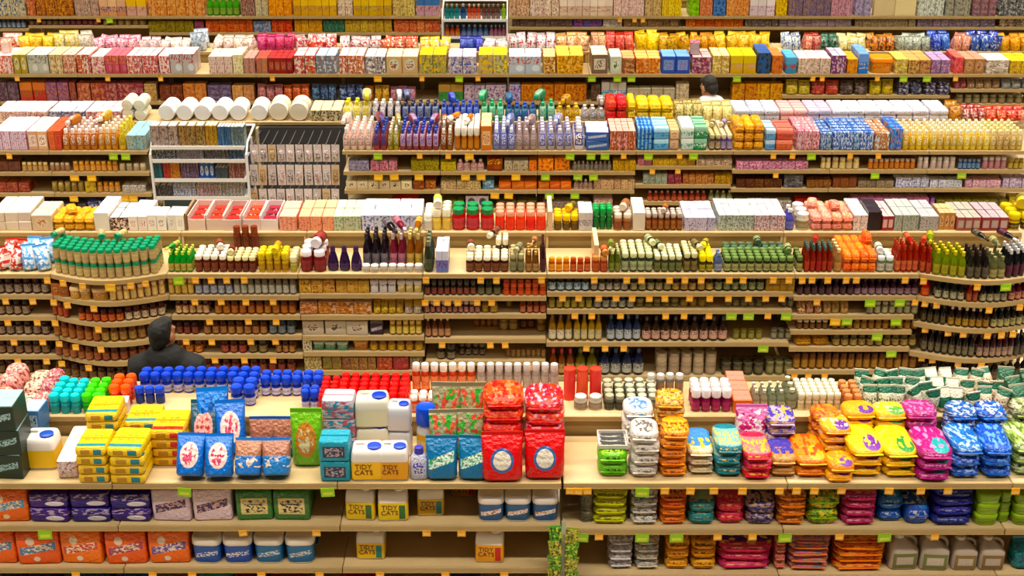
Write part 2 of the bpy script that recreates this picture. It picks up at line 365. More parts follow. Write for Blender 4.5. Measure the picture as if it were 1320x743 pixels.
CACHE = {}
def product(code, name, w, d, h, p, parts):
    """a new object (with copies of its parts) for a product; meshes are shared between equal ones"""
    k = (code, name, round(w, 4), round(d, 4), round(h, 4), p, parts)
    if k not in CACHE:
        pr = BUILD[code](w, d, h, p)
        if parts:
            CACHE[k] = [(n if i else name, mb.mesh(n if i else name, [m])) for i, (n, mb, m) in enumerate(pr)]
        else:
            al = MB()
            for i, (n, mb, m) in enumerate(pr): al.mat(i).add(mb.v, mb.f)
            CACHE[k] = [(name, al.mesh(name, [m for _, _, m in pr]))]
    ms = CACHE[k]
    root = link(name, ms[0][1])
    for n, me in ms[1:]: link(n, me, root)
    return root

ONES = 'first second third fourth fifth sixth seventh eighth ninth tenth eleventh twelfth thirteenth fourteenth fifteenth sixteenth seventeenth eighteenth nineteenth'.split()
TENS = {2: 'twenty', 3: 'thirty', 4: 'forty', 5: 'fifty'}
def ordinal(i):                  # 1-based
    if i < 20: return ONES[i - 1]
    t, u = divmod(i, 10)
    return (TENS[t][:-1] + 'ieth') if u == 0 else TENS[t] + '-' + ONES[u - 1]
GN = {'1': 'nearest', '2': 'second', '3': 'third', '4': 'fourth', '5': 'farthest'}
LN = {'U': 'upper deck', '1': 'top shelf', '2': 'second shelf', '3': 'third shelf', '4': 'fourth shelf', '5': 'fifth shelf', '6': 'sixth shelf', '7': 'seventh shelf'}
# ------------------------------------------------------------------ gondolas
ZT = 1.35                                  # height of the front top shelf
TOPD, RISE, UPD = 0.53, 0.125, 0.42        # depth of the top shelf, step up, depth of the upper deck
YG = {g: atZ(660, y, ZT).y for g, y in {'1': 622.5, '2': 353.0, '3': 194.5, '4': 95.5, '5': 21.0}.items()}
def Xof(px, y, z): return (px - 660.0) / FPX * (y * cT + (HC - z) * sT)
BAYS = {}
def bay(key, x0, x1, lips, label, curve=0.0, kind='std'):
    g = key[0]; Y = YG[g]
    zs = [ZT] + [atY(660, y, Y).z for y in lips[1:]]
    if zs[-1] > 0.55: zs += [zs[-1] - 0.26]
    BAYS[key] = dict(px=(x0, x1), X=(Xof(x0, Y, ZT), Xof(x1, Y, ZT)), z=zs, Y=Y, curve=curve, label=label, kind=kind)
bay('1a', -145, 145, [622, 677, 731, 790], 'nearest beige shelf unit with orange diaper packs on its lower shelf')
bay('1b', 145, 435, [622, 677, 731, 790], 'nearest beige shelf unit with white-lidded blue tubs on its lower shelf')
bay('1c', 435, 724, [622, 677, 731, 790], 'nearest beige shelf unit with a mostly empty lower shelf')
bay('1d', 726, 1015, [623.5, 681.5, 741, 800], 'nearest beige shelf unit with a bare patch beside the red bags')
bay('1e', 1015, 1305, [623.5, 681.5, 741, 800], 'nearest beige shelf unit with grey handled jugs at the bottom')
bay('1f', 1305, 1595, [623.5, 681.5, 741, 800], 'nearest beige shelf unit cut off by the picture edge beyond the grey jugs')
bay('2a', -95, 65, [353, 380, 407.5, 433, 457.5, 483], 'second-row beige shelf unit with dark grey-labelled jars at the far end')
bay('2b', 65, 215, [353, 380.5, 407, 432.5, 457, 482], 'bow-fronted beige shelf unit under the heap of green-lidded jars', .13)
bay('2c', 215, 384, [353, 381, 406.5, 432.5, 456.5, 482], 'second-row beige shelf unit of brown preserve jars behind the man in black')
bay('2d', 384, 545, [353, 379, 406.5, 433, 453.5, 478], 'second-row beige shelf unit under the three plum-coloured bottles')
bay('2e', 545, 705, [353, 382, 405, 436.5, 465.5, 492], 'second-row beige shelf unit with a bare patch among white-capped jars')
bay('2f', 705, 1025, [353, 376.5, 399, 441, 485], 'wide second-row beige shelf unit of olive jars and dark bottles')
bay('2g', 1025, 1185, [353, 381.5, 406, 425.5, 447.5, 477], 'second-row beige shelf unit under the heap of orange bags')
bay('2h', 1185, 1345, [353, 382, 415, 453, 482], 'bow-fronted beige shelf unit of black and maroon bottles', .13)
bay('3a', -64, 63, [194.5, 222, 249, 275], 'third-row beige shelf unit under the lilac boxes at the row end')
bay('3b', 63, 190, [194.5, 222, 249, 275], 'third-row beige shelf unit beside the white wire rack')
bay('3c', 190, 320, [194.5, 190, 207, 232, 255], 'third-row shelf unit carrying the white wire book rack', 0, 'rack')
bay('3d', 320, 441, [194.5, 275], 'third-row shelf unit with a dark pegboard of hanging cards', 0, 'peg')
bay('3e', 441, 567, [194.5, 221, 245, 270], 'third-row beige shelf unit with a row of cream boxes marked in black')
bay('3f', 567, 693, [194.5, 221, 245, 270], 'third-row beige shelf unit under the white-lidded amber bottles')
bay('3g', 693, 820, [194.5, 221, 245, 270], 'third-row beige shelf unit beside the pale blue packs')
bay('3h', 820, 945, [194.5, 214, 238, 260], 'third-row beige shelf unit carrying the stacked pale blue packs')
bay('3i', 945, 1072, [194.5, 219, 243, 270], 'third-row beige shelf unit under the stacked amber bags')
bay('3j', 1072, 1198, [194.5, 219, 243, 270], 'third-row beige shelf unit above the purple and pink boxes')
bay('3k', 1198, 1335, [194.5, 219, 243, 270], 'third-row beige shelf unit under the cream bottles')
for i, (a, b) in enumerate(((-110, -5), (-5, 100), (100, 205), (205, 330), (330, 435), (435, 540), (540, 655), (655, 760), (760, 890), (890, 1010))):
    bay('4' + 'abcdefghij'[i], a, b, [95.5, 131, 160], 'fourth-row beige shelf unit, ' + ['at the row end', 'under the yellow and white bags', 'under the pink and red boxes', 'beside the white-cream boxes', 'under the dark red boxes', 'under the green and tan tubs', 'with a bare patch on its lower shelf', 'under the white and blue boxes', 'under the blue-purple boxes', 'behind the stooping shopper'][i])
for i, (a, b) in enumerate(((1010, 1120), (1120, 1228), (1228, 1340))):
    bay('4' + 'klm'[i], a, b, [93, 123 if i < 2 else 115, 150 if i < 2 else 134], 'fourth-row beige shelf unit, ' + ['under the white-pink boxes', 'under the orange tub', 'under the brown and white cartons'][i])
for i, (a, b) in enumerate(((-60, 35), (35, 190), (190, 378), (378, 568))):
    bay('5' + 'abcd'[i], a, b, [21, [37, 33, 42, 42][i], 70], 'farthest beige shelf unit, ' + ['at the row end', 'under the brown-orange cartons', 'under the green bottles', 'under the long yellow row'][i])
bay('5e', 568, 656, [21, 26, 48, 70], 'farthest shelf unit carrying the wire bottle rack', 0, 'rack')
for i, (a, b) in enumerate(((656, 880), (880, 1100), (1100, 1285), (1285, 1400))):
    bay('5' + 'fghi'[i], a, b, [21, 35, 62], 'farthest beige shelf unit, ' + ['under the cream and white cartons', 'under the white and yellow packs', 'under the cream boards', 'beyond the cream boards'][i])

def slab(mb, X0, X1, y0, y1, z0, z1, curve, n=12):
    """shelf plate; a bowed front edge when the bay is curved"""
    if not curve: return mb.box(X0, X1, y0, y1, z0, z1, .004)
    fr = [(X0 + (X1 - X0) * k / n, y0 - curve * math.sin(PI * k / n)) for k in range(n + 1)]
    pts = fr + [(X1, y1), (X0, y1)]
    m = len(pts); vs = [(x, y, z0) for x, y in pts] + [(x, y, z1) for x, y in pts]
    fs = [tuple(reversed(range(m))), tuple(range(m, 2 * m))] + [(k, (k + 1) % m, (k + 1) % m + m, k + m) for k in range(m)]
    return mb.add(vs, fs)
def lipband(mb, X0, X1, y, z0, z1, curve, t=.012, n=12):
    if not curve:
        mb.box(X0, X1, y - t, y, z0, z1, .002); return mb.box(X0, X1, y - t - .004, y - t + .001, z0, z0 + .008)
    for k in range(n):
        a, b = k / n, (k + 1) / n
        xa, xb = X0 + (X1 - X0) * a, X0 + (X1 - X0) * b
        ya, yb = y - curve * math.sin(PI * a), y - curve * math.sin(PI * b)
        mb.add([(xa, ya - t, z0), (xb, yb - t, z0), (xb, yb, z0), (xa, ya, z0), (xa, ya - t, z1), (xb, yb - t, z1), (xb, yb, z1), (xa, ya, z1)],
               [(3, 2, 1, 0), (4, 5, 6, 7), (0, 1, 5, 4), (2, 3, 7, 6)])
    return mb
WHITEWIRE = plain('e8e8ea', .35)
GREYDARK = plain('3a3a3c', .6)
for key, B in BAYS.items():
    X0, X1 = B['X']; Y = B['Y']; cx = (X0 + X1) / 2; g = .0025
    root = bpy.data.objects.new('shelf_unit', None); C.objects.link(root); root.location = (cx, Y, 0); root.empty_display_size = .1
    tag(root, B['label'], 'shelf unit', {'1': 'nearest', '2': 'second', '3': 'third', '4': 'fourth', '5': 'farthest'}[key[0]] + ' row of shelf units')
    a, b = X0 - cx + g, X1 - cx - g; cv = B['curve']
    pb = MB().box(a, b, TOPD, TOPD + .03, .02, ZT + RISE - .031)
    link('back_panel', pb.mesh('back_panel', [PANEL]), root)
    k = MB(); slab(k, a, b, .03, TOPD + UPD, .0, .14, cv); link('base_plinth', k.mesh('base_plinth', [plain('6a5a40', .5)]), root)
    for s in (0, 1):
        x = a if s == 0 else b - .02
        u = MB().box(x, x + .02, TOPD - .02, TOPD - .0005, .14, ZT + RISE - .031, .002); link('upright', u.mesh('upright', [SHELF]), root)
    zz = B['z']
    if B['kind'] == 'rack': zz = []
    if B['kind'] == 'peg': zz = [zz[-1]]
    for i, z in enumerate(zz):
        d0 = TOPD if B['kind'] != 'peg' else .14
        s_ = MB(); slab(s_, a, b, 0.0, TOPD - .021, z - .024, z, cv)
        so = link('shelf', s_.mesh('shelf', [SHELF]), root)
        l_ = MB(); lipband(l_, a, b, -.0005, z - .032, z + .003, cv)
        link('price_channel', l_.mesh('price_channel', [LIP]), so)
    zu = ZT + RISE
    u = MB().box(a, b, TOPD - .012, TOPD + UPD, zu - .03, zu, .003); uo = link('upper_shelf', u.mesh('upper_shelf', [SHELF]), root)
    l_ = MB().box(a, b, TOPD - .024, TOPD - .0125, zu - .030, zu + .003, .002); link('price_channel', l_.mesh('price_channel', [LIP]), uo)
    if B['kind'] == 'peg':
        p_ = MB().box(a + .025, b - .025, TOPD - .07, TOPD - .05, .34, ZT + RISE - .035)
        link('pegboard', p_.mesh('pegboard', [GREYDARK]), root)
        w = MB().box(a, a + .02, TOPD - .10, TOPD - .03, .14, ZT + RISE - .04); w.box(b - .02, b, TOPD - .10, TOPD - .03, .14, ZT + RISE - .04)
        link('side_frame', w.mesh('side_frame', [plain('cfc3a4', .45)]), root)

# floor and far wall
f = MB().box(-14, 14, -3, 24, -.1, 0)
fl = struct('floor', f, [metal_paint('b8a88c', 'vinyl_floor')])
w = MB().box(-14, 14, 24, 24.2, 0, 5.0)
struct('wall_back', w, [metal_paint('d8cdb8', 'painted_wall')])

# ------------------------------------------------------------------ stocking the shelves
SEEN = {}; NAMED = {}
def survey(text):
    for ln in text.strip().splitlines():
        if not ln.strip() or ln.startswith('#'): continue
        hd, ps, nn = [t.strip() for t in ln.split('|')]; k = hd.split()[0]
        for q in ps.split(';'):
            kk = (q.strip().split(':')[0] + ' ' + nn, GN[k[0]] + ' gondola ' + LN[k[2]]); NAMED[kk] = NAMED.get(kk, 0) + 1
def place(code, name, w, d, h, p, loc, label, cat, group, parts, rz=0.0, tilt=None):
    o = product(code, name, w, d, h, p, parts)
    o.location = loc; o.rotation_euler = (tilt[0] if tilt else 0, tilt[1] if tilt else 0, rz)
    if code == 'P' and not tilt: o.scale = (1, 1, RND.uniform(.9, 1.0))
    SEEN.setdefault(label, []).append(group)
    return tag(o, label, cat, group)
RND = random.Random(5)
JUMBLE = {'salad_bag', 'popcorn_bag', 'marshmallow_bag', 'chip_bag', 'bean_bag', 'flour_bag'}
NOLOOSE = {'shelf_card', 'candy_tray', 'foam_board', 'breadstick_box', 'baby_oil_bottle', 'plum_bottle', 'lime_bottle', 'berry_jar'}
def run(line):
    head, pals, noun = [t.strip() for t in line.split('|')]
    t = head.split()
    key, x0, x1, n, rows, layers, name, code, h, d = t[:10]
    off = float(t[10]) if len(t) > 10 else .006
    jit = float(t[11]) if len(t) > 11 else 1.0
    b, lvl = key[:2], key[2]; B = BAYS[b]; g = b[0]
    x0, x1, n, rows, layers, h = float(x0), float(x1), int(n), int(rows), int(layers), float(h)
    if lvl == 'U': z, Y = ZT + RISE, B['Y'] + TOPD
    else: z, Y = B['z'][int(lvl) - 1], B['Y']
    X0, X1 = Xof(x0, Y, z), Xof(x1, Y, z)
    pitch = (X1 - X0) / n; w = pitch * (.95 if code in 'JBWVNE' else .965)
    d = w if d == '-' else float(d)
    if lvl == '1' or lvl == 'U': maxd = (TOPD - .040) if lvl == '1' else (UPD - .015)
    else:
        maxd = TOPD - .03; room = B['z'][int(lvl) - 2] - z - .028
        if h * layers > room and B['kind'] != 'rack': h = room / layers
    if g in '34' and lvl == '1' and rows > 1: rows = 9
    rows = max(1, min(rows, int((maxd - off) / (d * 1.03))))
    P = [q.strip() for q in pals.split(';')]
    # contiguous blocks of facings
    cuts = [round(n * i / len(P)) for i in range(len(P) + 1)]
    cat = name.split('_')[-1]
    parts = g in '12' and lvl in '1U' or g == '1'
    for q, ps in enumerate(P):
        word, cols = ps.split(':'); p = tuple(cols.split(','))
        m = cuts[q + 1] - cuts[q]
        if m <= 0: continue
        what = (word + ' ' + noun).strip()
        where = GN[g] + ' gondola ' + LN[lvl]
        if NAMED.get((what, where), 0) > 1: what = word + ' ' + name.replace('_', ' ') + (' behind' if noun.endswith('behind') else '')
        grp = what + ' on the ' + where + ' by ' + str(key[1])
        i0 = len(SEEN)
        for i in range(m):
            px = x0 + (x1 - x0) * (cuts[q] + i + .5) / n
            X = X0 + pitch * (cuts[q] + i + .5)
            yo = -B['curve'] * math.sin(PI * min(1, max(0, (px - B['px'][0]) / (B['px'][1] - B['px'][0])))) if lvl != 'U' else 0
            for r in range(rows):
                for l in range(layers):
                    loc = (X + RND.uniform(-.4, .4) * (pitch - w), Y + yo + off + d * .5 + r * d * 1.03 + RND.uniform(0, .012) * jit * (1 if r == rows - 1 else .3), z + l * h * 1.002 + .0005)
                    s = [what]
                    if m > 1: s.append(ordinal(i + 1) + ' from left')
                    if rows > 1: s.append('front row' if r == 0 else ('back row' if r == rows - 1 else ordinal(r + 1) + ' row'))
                    if layers > 1: s.append('bottom layer' if l == 0 else ('top layer' if l == layers - 1 else ordinal(l + 1) + ' layer'))
                    s.append(where)
                    rz = RND.gauss(0, .05) * jit if code in 'CPGMDKSTOLUE' else RND.uniform(-.5, .5)
                    if code in 'CPGMDKSTOLUE':   # no swinging into the neighbour
                        lim = max(0.0, (pitch - w) / max(d, w)) * 1.2
                        rz = max(-lim, min(lim, rz))
                    tl = (RND.gauss(-.05, .16), RND.gauss(0, .10)) if name in JUMBLE else None
                    if tl: rz += RND.gauss(0, .22)
                    place(code, name, w, d, h, p, loc, ', '.join(s), cat, grp, parts, rz, tl)
        # loose pieces lying on top of the standing ones
        if g in '234' and lvl in 'U1' and (code in 'JSWB' or (code == 'C' and g == '4' and lvl == '1' and i0 % 3 == 0) or name in ('pasta_bag', 'cheese_bag')) and rows > 1 and m > 1 and name not in NOLOOSE:
            kk = max(1, round(m * rows * .06)); used = []
            for q2 in range(kk):
                i = RND.randrange(m)
                if any(abs(i - u) < 2 for u in used): continue
                used.append(i); th = d if code in 'CPG' else w
                yc = YG[g] + (TOPD if lvl == 'U' else 0) + off + RND.uniform(.35, .75) * rows * d
                if code == 'G':
                    loc = (X0 + pitch * (cuts[q] + i + .5), yc, z + layers * h + .001); tl = (RND.gauss(0, .02), RND.gauss(0, .02))
                else:
                    loc = (X0 + pitch * (cuts[q] + i + .5), yc + h / 2, z + layers * h + th / 2 + .003); tl = (PI / 2, 0)
                lab = ', '.join([what, ('lying loose on top' if kk == 1 else ordinal(len(used)) + ' of those lying on top'), where])
                place(code, name, w, d, h, p, loc, lab, cat, grp, parts, RND.uniform(-.5, .5), tl)
